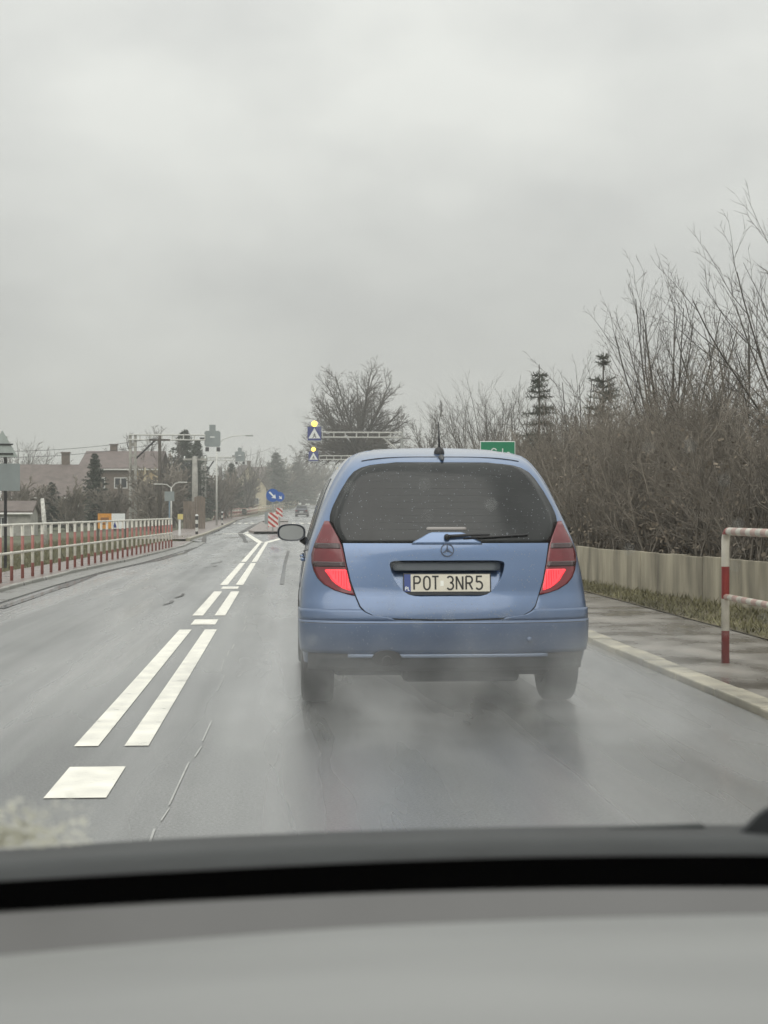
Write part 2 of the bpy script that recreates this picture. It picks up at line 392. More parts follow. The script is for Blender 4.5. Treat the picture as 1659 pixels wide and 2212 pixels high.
# raised island in the middle of the road
IL = [(84, -1.75), (90, -2.2), (150, -2.1), (156, -1.5)]; IR = [(84, -0.35), (90, 0.1), (150, 0.2), (156, -0.5)]
def il(y): return lerp([p[0] for p in IL], [p[1] for p in IL], y)
def ir(y): return lerp([p[0] for p in IR], [p[1] for p in IR], y)
isl = struct(sheet('traffic_island', M_pavel, [84, 85, 87, 90, 100, 120, 131], il, ir, 0.14, 1, 0.2)); isl['label'] = 'raised paved island between the lanes'
isl2 = struct(sheet('traffic_island', M_pavel, [138, 142, 150, 153, 156], il, ir, 0.14, 1, 0.2)); isl2['label'] = 'far end of the raised island behind the crossing'

# ------------------------------------------------------------------ wall and thicket on the right
def fx_(y): return lerp([18, 25.4, 50.6], [-4.86, -4.66, -3.78], y)
WP = [(6, 6.5), (14, 5.9), (19.1, 5.47), (24.7, 4.95), (32, 5.0), (45, 5.6), (70, 6.2)]
def wx(Y): return lerp([p[0] for p in WP], [p[1] for p in WP], Y)
M_wall = mat('stained_concrete', (0.285, 0.258, 0.195), 0.75, var=0.5, scale=1.6, stretch=(2.2, 2.2, 0.45), bump=0.3, detail=9)
wl = thing('garden_wall', 'low beige concrete panel wall at the foot of the brown thicket', 'wall', (5.5, 20, 0.04))
random.seed(8); y = 9.0
while y < 48:
    s = 0.62
    a, b = Vector((wx(y), y, 0)), Vector((wx(y + s), y + s, 0)); d = (b - a); c = (a + b) / 2
    hgt = 0.60 + random.uniform(-0.008, 0.008)
    mb = MB(); mb.box((c.x + random.uniform(-.006, .006), c.y, 0.04 + hgt / 2), (0.07, d.length - 0.008, hgt), rz=-math.atan2(d.x, d.y))
    mb.build('panel', M_wall, wl, offset=(5.5, 20, 0.04), bevel=0.008)
    y += s
struct(sheet('bank', M_earth, ys(8, 110, 3), lambda y: wx(y) + 0.06, lambda y: wx(y) + 14, 0.35, 3, 0.5))

# grass blades on the verge and in front of the left field
def blades(name, label, n, fx0, fx1, y0, y1, z, seed, hmin, hmax):
    rs = np.random.RandomState(seed); Y = y0 + (y1 - y0) * rs.rand(n) ** 1.4; X = np.array([fx0(a) for a in Y]); X = X + (np.array([fx1(a) for a in Y]) - X) * rs.rand(n)
    hh = hmin + (hmax - hmin) * rs.rand(n) ** 2; wd = 0.006 + 0.008 * rs.rand(n); az = rs.rand(n) * 6.283; ln = rs.randn(n, 2) * 0.5
    B = np.stack([X, Y, np.full(n, z)], 1); S = np.stack([np.cos(az) * wd, np.sin(az) * wd, np.zeros(n)], 1); T = B + np.stack([ln[:, 0] * hh, ln[:, 1] * hh, hh], 1)
    V = np.stack([B - S, B + S, T], 1).reshape(-1, 3)
    return tag(link(name, fast_mesh(name, V, np.arange(3 * n).reshape(-1, 3)), M_blade), label, 'grass', kind='stuff')
# --------------------------- branches as thin prisms, in numpy
class Segs:
    def __init__(s): s.a, s.b, s.r, s.q = [], [], [], []
    def add(s, a, b, r0, r1): s.a.append(a); s.b.append(b); s.r.append(r0); s.q.append(r1)
    def mesh(s, name, n=3):
        A, B = np.array(s.a, float), np.array(s.b, float); ra, rb = np.array(s.r)[:, None], np.array(s.q)[:, None]
        D = B - A; D /= np.maximum(np.linalg.norm(D, axis=1, keepdims=True), 1e-9)
        U = np.where(np.abs(D[:, 2:3]) < 0.9, np.array([[0, 0, 1.0]]), np.array([[1.0, 0, 0]]))
        X = np.cross(D, U); X /= np.linalg.norm(X, axis=1, keepdims=True); Y = np.cross(X, D)
        k = len(A); V = np.empty((k, 2 * n, 3))
        for i in range(n):
            c, q = math.cos(2 * math.pi * i / n), math.sin(2 * math.pi * i / n)
            V[:, i] = A + (X * c + Y * q) * ra; V[:, n + i] = B + (X * c + Y * q) * rb
        base = (np.arange(k) * 2 * n)[:, None, None]
        q = np.array([[i, (i + 1) % n, n + (i + 1) % n, n + i] for i in range(n)])[None]
        return fast_mesh(name, V.reshape(-1, 3), (q + base).reshape(-1, 4))
def fast_mesh(name, V, Q):
    me = bpy.data.meshes.new(name)
    me.vertices.add(len(V)); me.vertices.foreach_set('co', V.astype(np.float32).ravel())
    k = Q.shape[1]
    me.loops.add(Q.size); me.loops.foreach_set('vertex_index', Q.astype(np.int32).ravel())
    me.polygons.add(len(Q)); me.polygons.foreach_set('loop_start', np.arange(0, Q.size, k, dtype=np.int32))
    me.update(calc_edges=True)
    return me
def rv(rng): 
    v = Vector((rng.gauss(0, 1), rng.gauss(0, 1), rng.gauss(0, 1))); return v.normalized()
MINR = 0.004
def grow(rng, segs, p, d, ln, r, lvl, spec, thick=None):
    """spec[lvl] = (segments, wobble, upturn, children, child length ratio, child angle deg, start fraction)"""
    ns, wob, upt, nch, clr, ang, st = spec[lvl]
    nodes = []
    out = thick if (thick is not None and lvl <= 1) else segs
    r1 = r * 0.35
    for i in range(ns):
        d = (d + rv(rng) * wob + Vector((0, 0, upt))).normalized()
        q = p + d * (ln / ns); f0, f1 = i / ns, (i + 1) / ns
        out.add(tuple(p), tuple(q), r + (r1 - r) * f0, r + (r1 - r) * f1)
        nodes.append((p, q, d, f0, f1)); p = q
    if lvl + 1 >= len(spec): return
    for c in range(nch):
        f = st + (1 - st) * (c + rng.random()) / nch
        i = min(ns - 1, int(f * ns)); a, b, dd, f0, f1 = nodes[i]
        t = (f - f0) / (f1 - f0); pos = a.lerp(b, min(1, max(0, t)))
        side = dd.cross(rv(rng)).normalized(); an = R(ang * rng.uniform(0.6, 1.25))
        nd = dd * math.cos(an) + side * math.sin(an)
        grow(rng, segs, pos, nd, ln * clr * rng.uniform(0.65, 1.2) * (1.15 - 0.5 * f), max(MINR, (r + (r1 - r) * f) * 0.6), lvl + 1, spec, thick)
def bare_tree(seed, height, trunk, nlimb, spread, spec, r=None, halfw=None):
    """a trunk that breaks into a fan of limbs; returns (trunk mesh, crown mesh)"""
    rng = random.Random(seed); th, tw = Segs(), Segs()
    r = r or height * 0.022
    p = Vector((0, 0, -0.2)); d = Vector((0, 0, 1)); n = 4
    for i in range(n):
        d = (d + rv(rng) * 0.05).normalized(); q = p + d * (trunk + 0.2) / n
        th.add(tuple(p), tuple(q), r * (1.15 - 0.3 * i / n), r * (1.15 - 0.3 * (i + 1) / n)); p = q
    L_ = height - trunk
    for k in range(nlimb):
        az = k * 2.399 + rng.uniform(-.3, .3); el = R(90 - spread * math.sqrt((k + 0.5) / nlimb) * rng.uniform(0.85, 1.1))
        nd = Vector((math.cos(az) * math.cos(el), math.sin(az) * math.cos(el), math.sin(el)))
        Lk = L_ if halfw is None else 1 / math.sqrt((math.cos(el) / halfw) ** 2 + (math.sin(el) / L_) ** 2)
        start = p - Vector((0, 0, 1)) * (trunk if halfw is None else min(trunk, 3.0)) * 0.35 * rng.random() * (k / nlimb)
        grow(rng, tw, start, nd, Lk * rng.uniform(0.88, 1.03), r * (0.5 if spec is not ROUND else 0.31), 0, spec, th)
    return th.mesh('trunk', 5), tw.mesh('crown', 3)
ROUND = [(9, 0.06, 0.012, 10, 0.36, 36, 0.25), (5, 0.13, 0.02, 6, 0.5, 40, 0.1), (4, 0.16, 0.02, 5, 0.5, 42, 0.1), (3, 0.18, 0.0, 0, 0, 0, 0)]
WISPY = [(8, 0.05, 0.045, 7, 0.42, 32, 0.15), (6, 0.09, 0.05, 4, 0.5, 32, 0.1), (4, 0.12, 0.05, 3, 0.5, 34, 0.2), (3, 0.14, 0.03, 0, 0, 0, 0)]
SHRUB = [(6, 0.12, 0.05, 6, 0.5, 34, 0.1), (4, 0.16, 0.04, 5, 0.55, 38, 0.1), (3, 0.2, 0.02, 3, 0.5, 42, 0.1), (2, 0.2, 0, 0, 0, 0, 0)]
def tree_obj(name, label, meshes, loc, rz=0, s=1.0, group=None, mats=(None, None)):
    t = thing(name, label, 'tree', loc, rz, group); t.scale = (s, s, s) if not isinstance(s, tuple) else s
    link('trunk', meshes[0], mats[0] or M_bark, t); link('crown', meshes[1], mats[1] or M_twig, t)
    return t
def conifer(seed, h, wid, n=46, open_=0.0, droop=-0.25, nw=0.045, dens=9):
    rng = random.Random(seed); th = Segs(); V, Q = [], []
    th.add((0, 0, -.2), (0, 0, h), h * 0.018, 0.01)
    for k in range(n):
        f = (k + 0.5) / n; z = h * (0.08 + 0.9 * f); ln = wid * (1 - f) ** 0.8 * rng.uniform(0.7, 1.1) + 0.12
        if rng.random() < open_: continue
        for j in range(6):
            az = rng.random() * 6.283; d = Vector((math.cos(az), math.sin(az), droop + 0.5 * f)).normalized()
            a = Vector((0, 0, z)); b = a + d * ln; th.add(tuple(a), tuple(b), 0.012 * h / 5, 0.004)
            m = max(5, int(ln * dens))
            for i in range(m):
                t = (i + rng.random()) / m; c = a.lerp(b, t)
                for _ in range(3):
                    e = (d * 0.6 + rv(rng)).normalized() * (0.16 + 0.07 * ln) * (1.1 - 0.5 * t); s_ = e.cross(rv(rng)).normalized() * nw
                    i0 = len(V); V += [c - s_, c + s_, c + e + s_ * 0.3, c + e - s_ * 0.3]; Q.append((i0, i0 + 1, i0 + 2, i0 + 3))
    return th.mesh('trunk', 5), fast_mesh('crown', np.array([tuple(v) for v in V]), np.array(Q))

M_blade = mat('grass_blade', (0.14, 0.13, 0.068), 0.8, var=0.5, scale=1.2)
blades('grass', 'short winter grass along the foot of the beige wall', 9000, lambda y: 4.42, lambda y: wx(y) - 0.03, 12, 34, 0.05, 3, 0.03, 0.12)
blades('grass', 'rough grass behind the left railing', 26000, lambda y: fx_(y) - 6.0, lambda y: fx_(y) - 0.75, 22, 75, -0.03, 4, 0.05, 0.2)
# the thicket itself: one tangled mass
rng = random.Random(21); tk = Segs(); LV, LQ = [], []
protos = []
for k in range(7):
    s = Segs()
    for st in range(9):
        az = rng.random() * 6.283; tilt = rng.uniform(0.05, 0.55)
        grow(rng, s, Vector((rng.uniform(-.4, .4), rng.uniform(-.4, .4), 0)), Vector((math.cos(az) * tilt, math.sin(az) * tilt, 1)).normalized(), rng.uniform(1.7, 2.6), 0.017, 0, SHRUB)
    protos.append((np.array(s.a), np.array(s.b), np.array(s.r), np.array(s.q)))
A_, B_, R0_, R1_ = [], [], [], []
y = 13.0
while y < 75:
    for row in range(3):
        x = wx(y) + 0.55 + row * 1.1 + rng.uniform(-.3, .3); yy = y + rng.uniform(-.5, .5)
        a, b, r0, r1 = protos[rng.randrange(7)]
        s = rng.uniform(0.72, 1.0) * (0.92 + 0.12 * row) * (1 + 0.004 * yy); ang = rng.random() * 6.283
        M = np.array([[math.cos(ang), -math.sin(ang), 0], [math.sin(ang), math.cos(ang), 0], [0, 0, 1]]) * s
        o_ = np.array([x, yy, 0.3 + zr(yy)])
        keep = np.random.RandomState(int(y * 10) + row).rand(len(a)) < (1.0 if yy < 40 else 0.6)
        wa_, wb2 = a @ M.T + o_, b @ M.T + o_
        keep &= np.minimum(wa_[:, 0], wb2[:, 0]) > np.interp(wa_[:, 1], [p[0] for p in WP], [p[1] for p in WP]) + np.where(wa_[:, 2] < 0.75, 0.06, -0.35)
        A_.append(wa_[keep]); B_.append(wb2[keep]); g = 1.0 + yy * 0.012
        R0_.append(r0[keep] * g); R1_.append(r1[keep] * g)
        for _ in range(420 if yy < 40 else 200):       # dead leaves and broken twigs caught in it
            c = Vector((x + rng.gauss(0, .6), yy + rng.gauss(0, .6), 0.35 + abs(rng.gauss(0, 0.85)))); c.z = min(c.z, 2.1 + 0.4 * rng.random())
            if c.x < wx(c.y) + 0.12: continue
            e = rv(rng) * rng.uniform(0.03, 0.075); s_ = e.cross(rv(rng)).normalized() * rng.uniform(0.015, 0.035)
            i0 = len(LV); LV += [tuple(c - s_), tuple(c + s_ * .6), tuple(c + e + s_ * .4), tuple(c + e - s_)]; LQ.append((i0, i0 + 1, i0 + 2, i0 + 3))
    y += 0.95 if y < 45 else 1.8
tk.a, tk.b, tk.r, tk.q = np.concatenate(A_), np.concatenate(B_), np.concatenate(R0_), np.concatenate(R1_)
th_o = link('thicket', tk.mesh('thicket', 3), M_brush)
tag(th_o, 'dense tangle of bare brown brush behind the low wall', 'thicket', kind='stuff')
lv_o = link('dead_leaves', fast_mesh('dead_leaves', np.array(LV), np.array(LQ)), M_leaf)
tag(lv_o, 'withered brown leaves caught in the thicket', 'leaves', kind='stuff')

# trees standing out of the thicket
wa = bare_tree(33, 6.0, 1.3, 13, 27, WISPY, r=0.055)
wb = bare_tree(37, 4.6, 1.0, 12, 44, WISPY, r=0.05)
wc = bare_tree(44, 5.9, 1.5, 15, 42, WISPY, r=0.055)
def at_ground(u, Y, dz=0.3): 
    p = P(u, CV, Y); return (p.x, p.y, zr(Y) + dz)
tree_obj('bare_tree', 'tall wispy bare tree with upright fan of branches above the thicket', wa, at_ground(1450, 30), 0.4, 0.86, 'bare trees rising from the thicket')
tree_obj('bare_tree', 'largest bare tree, cut off by the right edge of the picture', wc, at_ground(1790, 22), 1.2, 0.86, 'bare trees rising from the thicket')
tree_obj('bare_tree', 'bare tree with wide low branches behind the striped railing', wb, at_ground(1590, 26), 2.2, 0.90, 'bare trees rising from the thicket')
tree_obj('bare_tree', 'small bare tree just left of the dark pine', wb, at_ground(1262, 34), 4.1, 0.86, 'bare trees rising from the thicket')
tree_obj('bare_tree', 'low bushy bare tree between the pine and the tall fan tree', wb, at_ground(1375, 36), 5.3, 0.72, 'bare trees rising from the thicket')
cn1 = conifer(3, 5.0, 1.0, 30, 0.3, -0.35, 0.014, 16); cn2 = conifer(9, 6.0, 1.1, 30, 0.3, -0.1, 0.016, 16); cn3 = conifer(14, 6.0, 1.6, 40)
tree_obj('spruce_tree', 'thin straggly spruce with drooping tiers left of the thicket', cn1, at_ground(1165, 46, 0.3), 0, (1.05, 1.05, 1.08), mats=(None, M_needle2))
tree_obj('pine_tree', 'dark tufted pine showing between bare trees on the right', cn2, at_ground(1303, 40, 0.3), 1, (1.0, 1.0, 0.86), mats=(None, M_needle2))
# round crowned trees behind the car
MINR = 0.015
ra_ = bare_tree(52, 16.6, 7.2, 64, 100, ROUND, r=0.42, halfw=5.6)
rb_ = bare_tree(57, 12.2, 5.0, 14, 80, ROUND, r=0.24, halfw=2.2)
tree_obj('bare_oak', 'big round-crowned bare tree behind the overhead crossing signs', ra_, at_ground(768, 158, 0), 0.6, (1, 1, 1))
tree_obj('bare_tree', 'slimmer bare tree between the round-crowned tree and the aerial', rb_, at_ground(916, 140, 0), 0.2, (1, 1, 1), 'bare trees behind the car roof')
for k, (u, Y, s, rz, lb) in enumerate(((1010, 105, 0.80, 1.0, 'bare brush tree just right of the car aerial'), (1065, 95, 0.80, 2.0, 'upright bare tree above the green road sign'), (1118, 88, 0.70, 3.0, 'bare tree between the green sign and the spruce'))):
    tree_obj('bare_tree', lb, wc, at_ground(u, Y, 0), rz, (s * 1.9, s * 1.9, s * 1.85), 'bare trees behind the car roof')

# ------------------------------------------------------------------ the blue hatchback in front
CX = P(966, 1255, 9.22).x; CY = 9.1
M_blue_body = mat('blue_metallic_paint', (0.107, 0.178, 0.325), 0.33, 0.6, var=0.03, scale=2.5, coat=1.0, rvar=0.05)
def grime(m):
    """road film: the lower body is dulled by dirt thrown up from the road"""
    nt = m.node_tree; nd, lk = nt.nodes, nt.links; p = nd['Principled BSDF']
    t = nd.new('ShaderNodeTexCoord'); sx = nd.new('ShaderNodeSeparateXYZ'); lk.new(t.outputs['Object'], sx.inputs[0])
    nz = nd.new('ShaderNodeTexNoise'); nz.inputs['Scale'].default_value = 3; nz.inputs['Detail'].default_value = 3; lk.new(t.outputs['Object'], nz.inputs[0])
    a = nd.new('ShaderNodeMath'); a.operation = 'MULTIPLY_ADD'; a.inputs[1].default_value = 0.22; lk.new(nz.outputs[0], a.inputs[0]); lk.new(sx.outputs[2], a.inputs[2])
    r = nd.new('ShaderNodeMapRange'); r.inputs[1].default_value = 1.02; r.inputs[2].default_value = 0.45; r.inputs[3].default_value = 0.03; r.inputs[4].default_value = 0.66
    lk.new(a.outputs[0], r.inputs[0])
    src = p.inputs['Base Color'].links[0].from_socket
    mxx = nd.new('ShaderNodeMix'); mxx.data_type = 'RGBA'; lk.new(r.outputs[0], mxx.inputs[0]); lk.new(src, mxx.inputs[6]); mxx.inputs[7].default_value = (0.055, 0.06, 0.074, 1)
    lk.new(mxx.outputs[2], p.inputs['Base Color'])
    for i in list(p.inputs['Coat Weight'].links): lk.remove(i)
    c = nd.new('ShaderNodeMapRange'); c.inputs[1].default_value = 0; c.inputs[2].default_value = 0.6; c.inputs[3].default_value = 1.0; c.inputs[4].default_value = 0.03
    lk.new(r.outputs[0], c.inputs[0]); lk.new(c.outputs[0], p.inputs['Coat Weight'])
    me_ = nd.new('ShaderNodeMapRange'); me_.inputs[1].default_value = 0; me_.inputs[2].default_value = 0.6; me_.inputs[3].default_value = 0.6; me_.inputs[4].default_value = 0.25
    lk.new(r.outputs[0], me_.inputs[0]); lk.new(me_.outputs[0], p.inputs['Metallic'])
grime(M_blue_body)
M_glass = mat('tinted_rear_glass', (0.020, 0.022, 0.0225), 0.14, var=0.35, scale=3, spec=0.42, rvar=0.1)
M_tyre = mat('wet_tyre_rubber', (0.022, 0.022, 0.023), 0.6, var=0.2, scale=20)
M_rim = mat('alloy_rim', (0.35, 0.35, 0.36), 0.35, 0.8, var=0.1)
M_lens = mat('dark_red_lens', (0.16, 0.022, 0.028), 0.16, var=0.25, scale=6, coat=0.4)
M_lens2 = mat('smoked_lens', (0.055, 0.03, 0.032), 0.2, coat=0.4)
M_lit = mat('lit_tail_lamp', (0.8, 0.05, 0.06), 0.3, emit=(1.0, 0.05, 0.07), estr=0.95, var=0.25, scale=60, stretch=(1, 1, 0.15))
M_chrome = mat('chrome', (0.30, 0.31, 0.33), 0.2, 1.0)
M_under = mat('underbody', (0.012, 0.012, 0.013), 0.8, var=0.2)
M_trim = mat('grey_trim', (0.05, 0.052, 0.055), 0.5, var=0.2)
ZW = [0.30, 0.43, 0.60, 0.75, 0.87, 1.01, 1.155, 1.28, 1.37, 1.45, 1.53, 1.572, 1.608, 1.634]
WW = [0.865, 0.885, 0.890, 0.882, 0.862, 0.835, 0.780, 0.728, 0.685, 0.640, 0.585, 0.55, 0.50, 0.40]
ZY = [0.25, 0.37, 0.50, 0.57, 0.64, 0.72, 1.00, 1.05, 1.30, 1.45, 1.50, 1.53, 1.572, 1.608, 1.634]
YY = [0.075, 0.035, 0.018, 0.022, 0.038, 0.085, 0.128, 0.145, 0.285, 0.37, 0.41, 0.44, 0.52, 0.68, 0.98]
def smooth_interp(xs, ys_):
    """monotone-ish smoothing: interpolate then blur"""
    g = np.linspace(xs[0], xs[-1], 400); v = np.interp(g, xs, ys_)
    k = 17; pad = np.pad(v, k, mode='reflect', reflect_type='odd'); ker = np.hanning(2 * k + 1); ker /= ker.sum()
    v2 = np.convolve(pad, ker, 'same')[k:-k]
    return lambda z: float(np.interp(z, g, v2))
wz = smooth_interp(ZW, WW); yz = smooth_interp(ZY, YY)
def dz_(z): return lerp([0.3, 0.6, 1.0, 1.3, 1.53, 1.634], [0.30, 0.30, 0.30, 0.24, 0.20, 0.15], z)
NE = 2.7
def rear(x, z, off=0.0):
    """rear skin of the car, off metres proud of it"""
    def base(x, z):
        W = wz(z); t = min(abs(x) / W, 0.9999)
        return yz(z) + dz_(z) * (1 - (1 - t ** NE) ** (1 / NE))
    y = base(x, z)
    if off:
        e = 0.004; x_ = max(-wz(z) * 0.985, min(wz(z) * 0.985, x))
        gx = (base(x_ + e, z) - base(x_ - e, z)) / (2 * e); gz = (base(x, z + e) - base(x, z - e)) / (2 * e)
        n = Vector((gx, -1, gz)).normalized(); return Vector((x, y, z)) + n * off
    return Vector((x, y, z))
car = thing('hatchback_car', 'blue metallic hatchback with lit tail lamps driving ahead in the spray', 'car', (CX, CY, 0))
ZT = [(0, 1.634), (1.1, 1.634), (1.7, 1.625), (2.15, 1.54), (3.0, 1.00), (3.4, 0.93), (3.7, 0.80), (3.84, 0.66)]
def ztop(d): return lerp([p[0] for p in ZT], [p[1] for p in ZT], d)
def zbot(d):
    z = 0.30
    for ax in (0.76, 3.30):
        q = 0.355 ** 2 - (d - ax) ** 2
        if q > 0: z = max(z, 0.31 + math.sqrt(q))
    return z
def taper(d): return lerp([0, 0.6, 2.4, 3.2, 3.6, 3.84], [1, 1, 0.99, 0.96, 0.88, 0.70], d)
def wside(d, z):
    """half width along the flank: the cabin is widest at the doors"""
    b = lerp([0.3, 1.0, 2.0, 2.8], [0, 1, 1, 0], d) * max(0.0, min(1.0, (z - 1.02) / 0.42))
    return wz(z) * taper(d) * (1 + 0.062 * b)
NR, NC, NS = 40, 26, 60
rowz = [0.30 + (1.634 - 0.30) * (k / (NR - 1)) for k in range(NR)]
verts, faces, idx = [], [], {}
def vid(key, p):
    if key not in idx: idx[key] = len(verts); verts.append(tuple(p))
    return idx[key]
def sstep(a, b, x): t = max(0, min(1, (x - a) / (b - a))); return t * t * (3 - 2 * t)
for k, z in enumerate(rowz):
    for c in range(NC + 1):
        a = -90 + 180 * c / NC; t = math.copysign(abs(math.sin(R(a))) ** (2 / NE), a) if a else 0.0
        x = t * wz(z); p = Vector((x, yz(z) + dz_(z) * (1 - abs(math.cos(R(a))) ** (2 / NE)), z))
        push = 0.11 * (1 - sstep(0.42, 0.50, abs(x))) * sstep(0.60, 0.66, z) * (1 - sstep(1.36, 1.44, z))
        p.y += push
        vid(('r', k, c), p)
for k in range(NR - 1):
    for c in range(NC): faces.append((idx['r', k, c], idx['r', k, c + 1], idx['r', k + 1, c + 1], idx['r', k + 1, c]))
for sd_ in (-1, 1):
    cc = 0 if sd_ < 0 else NC
    for k, z in enumerate(rowz):
        idx['s', sd_, 0, k] = idx['r', k, cc]; de = yz(z) + dz_(z)
        for j in range(1, NS + 1):
            d = de + (3.84 - de) * j / NS; fk = (z - 0.30) / 1.334
            zz = zbot(d) + (ztop(d) - zbot(d)) * fk; zn = 0.30 + (ztop(d) - 0.30) * fk
            vid(('s', sd_, j, k), (sd_ * wside(d, max(zz, 0.3)), d, zz))
    for k in range(NR - 1):
        for j in range(NS): faces.append((idx['s', sd_, j, k], idx['s', sd_, j + 1, k], idx['s', sd_, j + 1, k + 1], idx['s', sd_, j, k + 1]))
# roof, windscreen, bonnet as one strip
for c in range(NC + 1):
    idx['t', 0, c] = idx['r', NR - 1, c]
    a = -90 + 180 * c / NC; t = math.copysign(abs(math.sin(R(a))) ** (2 / NE), a) if a else 0.0
    for j in range(1, NS + 1):
        if c in (0, NC): idx['t', j, c] = idx['s', -1 if c == 0 else 1, j, NR - 1]; continue
        de = yz(1.634) + dz_(1.634); d0 = verts[idx['r', NR - 1, c]][1]; d = d0 + (3.84 - d0) * j / NS
        dd = de + (3.84 - de) * j / NS; W = wside(dd, ztop(dd))
        crown = lerp([1.0, 1.6, 2.2, 3.0, 3.6, 3.84], [0.012, 0.03, 0.05, 0.05, 0.03, 0.0], d)
        vid(('t', j, c), (t * W, d - 0.10 * (1 - t * t) * 0 , ztop(dd) + crown * (1 - t * t)))
for j in range(NS):
    for c in range(NC): faces.append((idx['t', j, c], idx['t', j, c + 1], idx['t', j + 1, c + 1], idx['t', j + 1, c]))
mb = MB(); mb.v, mb.f = verts, faces
# nose
mb.add([verts[idx['s', s_, NS, k]] for s_ in (-1, 1) for k in range(NR)], [(k, k + 1, NR + k + 1, NR + k) for k in range(NR - 1)])
mb.build('body', M_blue_body, car, smooth=True)
def patch(name, rows, m, off, parent=car, nx=14, skirt=0.012, x01=None, smooth=True, surf=None):
    """a panel on the rear skin: rows = (z, x left, x right) from bottom to top, with a folded edge"""
    surf = surf or rear
    mb = MB(); vs, fs = [], []; n = nx + 1
    for z, a, b in rows:
        for k in range(n): vs.append(surf(a + (b - a) * k / nx, z, off))
    m_ = len(rows)
    for i in range(m_ - 1):
        for k in range(nx): fs.append((i * n + k, i * n + k + 1, (i + 1) * n + k + 1, (i + 1) * n + k))
    ring = [(0, k) for k in range(n)] + [(i, nx) for i in range(1, m_)] + [(m_ - 1, k) for k in range(nx - 1, -1, -1)] + [(i, 0) for i in range(m_ - 2, 0, -1)]
    b0 = len(vs)
    for i, k in ring:
        z, a, b = rows[i]; vs.append(surf(a + (b - a) * k / nx, z, off - skirt))
    rn = len(ring)
    for q in range(rn):
        i, k = ring[q]; i2, k2 = ring[(q + 1) % rn]
        fs.append((i * n + k, b0 + q, b0 + (q + 1) % rn, i2 * n + k2))
    mb.add(vs, fs); o = mb.build(name, m, parent, smooth=False)
    if smooth:
        nq = (m_ - 1) * nx
        fl = [i < nq for i in range(len(o.data.polygons))]; o.data.polygons.foreach_set('use_smooth', fl)
    return o
def densify(tab, n):
    zs = np.linspace(tab[0][0], tab[-1][0], n)
    return [(float(z),) + tuple(float(np.interp(z, [r[0] for r in tab], [r[c] for r in tab])) for c in range(1, len(tab[0]))) for z in zs]
def sym(tab, n): return [(z, -x, x) for z, x in densify(tab, n)]
GL = [(1.030, .632), (1.06, .652), (1.11, .684), (1.16, .698), (1.20, .694), (1.25, .678), (1.346, .630), (1.43, .578), (1.47, .543), (1.495, .500), (1.509, .45), (1.518, .38), (1.522, .28)]
def glrow(t, s=1.0, dx=0.0): return [(z, -x - dx, x + dx) for z, x in t]
gl_rows = [(z, -x, x) for z, x in densify(GL[:9], 22)] + [(z, -x, x) for z, x in GL[9:]]
patch('window_seal', [(z + (0.008 if i > 24 else -0.004 if i == 0 else 0), a - 0.009, b + 0.009) for i, (z, a, b) in enumerate(gl_rows)], M_dark, 0.003, nx=18)
rg = patch('rear_window', gl_rows, M_glass, 0.007, nx=24)
# heating wires on the glass
hw = MB()
for k in range(9):
    z = 1.11 + k * 0.042; W = lerp([p[0] for p in GL], [p[1] for p in GL], z) - 0.10
    hw.tube([rear(-W + 2 * W * i / 12, z, 0.0072) for i in range(13)], 0.0005, 3, False)
hw.build('heating_wire', mat('heating_wire', (0.022, 0.022, 0.021), 0.3), rg)
# tailgate in pieces round the plate recess
TG = [(0.575, .10), (0.580, .30), (0.588, .40), (0.60, .455), (0.62, .497), (0.65, .527), (0.70, .548), (0.80, .582), (0.90, .604), (1.027, .627)]
RC = [(0.705, .15), (0.709, .20), (0.718, .235), (0.735, .262), (0.77, .296), (0.81, .322), (0.86, .341), (0.90, .349), (0.915, .344), (0.922, .325), (0.925, .28)]
def tgx(z): return lerp([p[0] for p in TG], [p[1] for p in TG], z)
def rcx(z): return lerp([p[0] for p in RC], [p[1] for p in RC], z)
gp = [(x, z) for z, x in TG] ; gp = [(-x, z) for x, z in reversed(gp)] + gp
mb = MB(); n_ = len(gp); mb.add([rear(x * 0.97, z + 0.012, 0.003) for x, z in gp] + [rear(x + math.copysign(0.007, x), z - (0.007 if z < 0.64 else 0.0), 0.003) for x, z in gp], [(i, i + 1, n_ + i + 1, n_ + i) for i in range(n_ - 1)]); mb.build('tailgate_gap', M_under, car)
tzs_low = [p for p in TG if p[0] < 0.7] + [(0.705, tgx(0.705))]
mbT = MB()
def grid_into(mb, rows, nx, off):
    n = nx + 1; vs = [rear(a + (b - a) * k / nx, z, off) for z, a, b in rows for k in range(n)]
    mb.add(vs, [(i * n + k, i * n + k + 1, (i + 1) * n + k + 1, (i + 1) * n + k) for i in range(len(rows) - 1) for k in range(nx)])
OFF = 0.010
low = [(z, -x, x) for z, x in tzs_low]
# lower band: split into left, centre, right so that edges meet the recess outline
low3 = low[:-1] + [(0.705, -tgx(0.705), tgx(0.705))]
grid_into(mbT, low3, 24, OFF)
mid = [p[0] for p in RC]; mid = sorted(set(mid + list(np.linspace(0.74, 0.9, 8))))
for s_ in (-1, 1):
    rows = [(z, s_ * rcx(z), s_ * tgx(z)) if s_ > 0 else (z, -tgx(z), -rcx(z)) for z in mid]
    grid_into(mbT, rows, 8, OFF)
grid_into(mbT, [(0.925 + (1.027 - 0.925) * i / 5, -tgx(0.925 + (1.027 - 0.925) * i / 5), tgx(0.925 + (1.027 - 0.925) * i / 5)) for i in range(6)], 24, OFF)
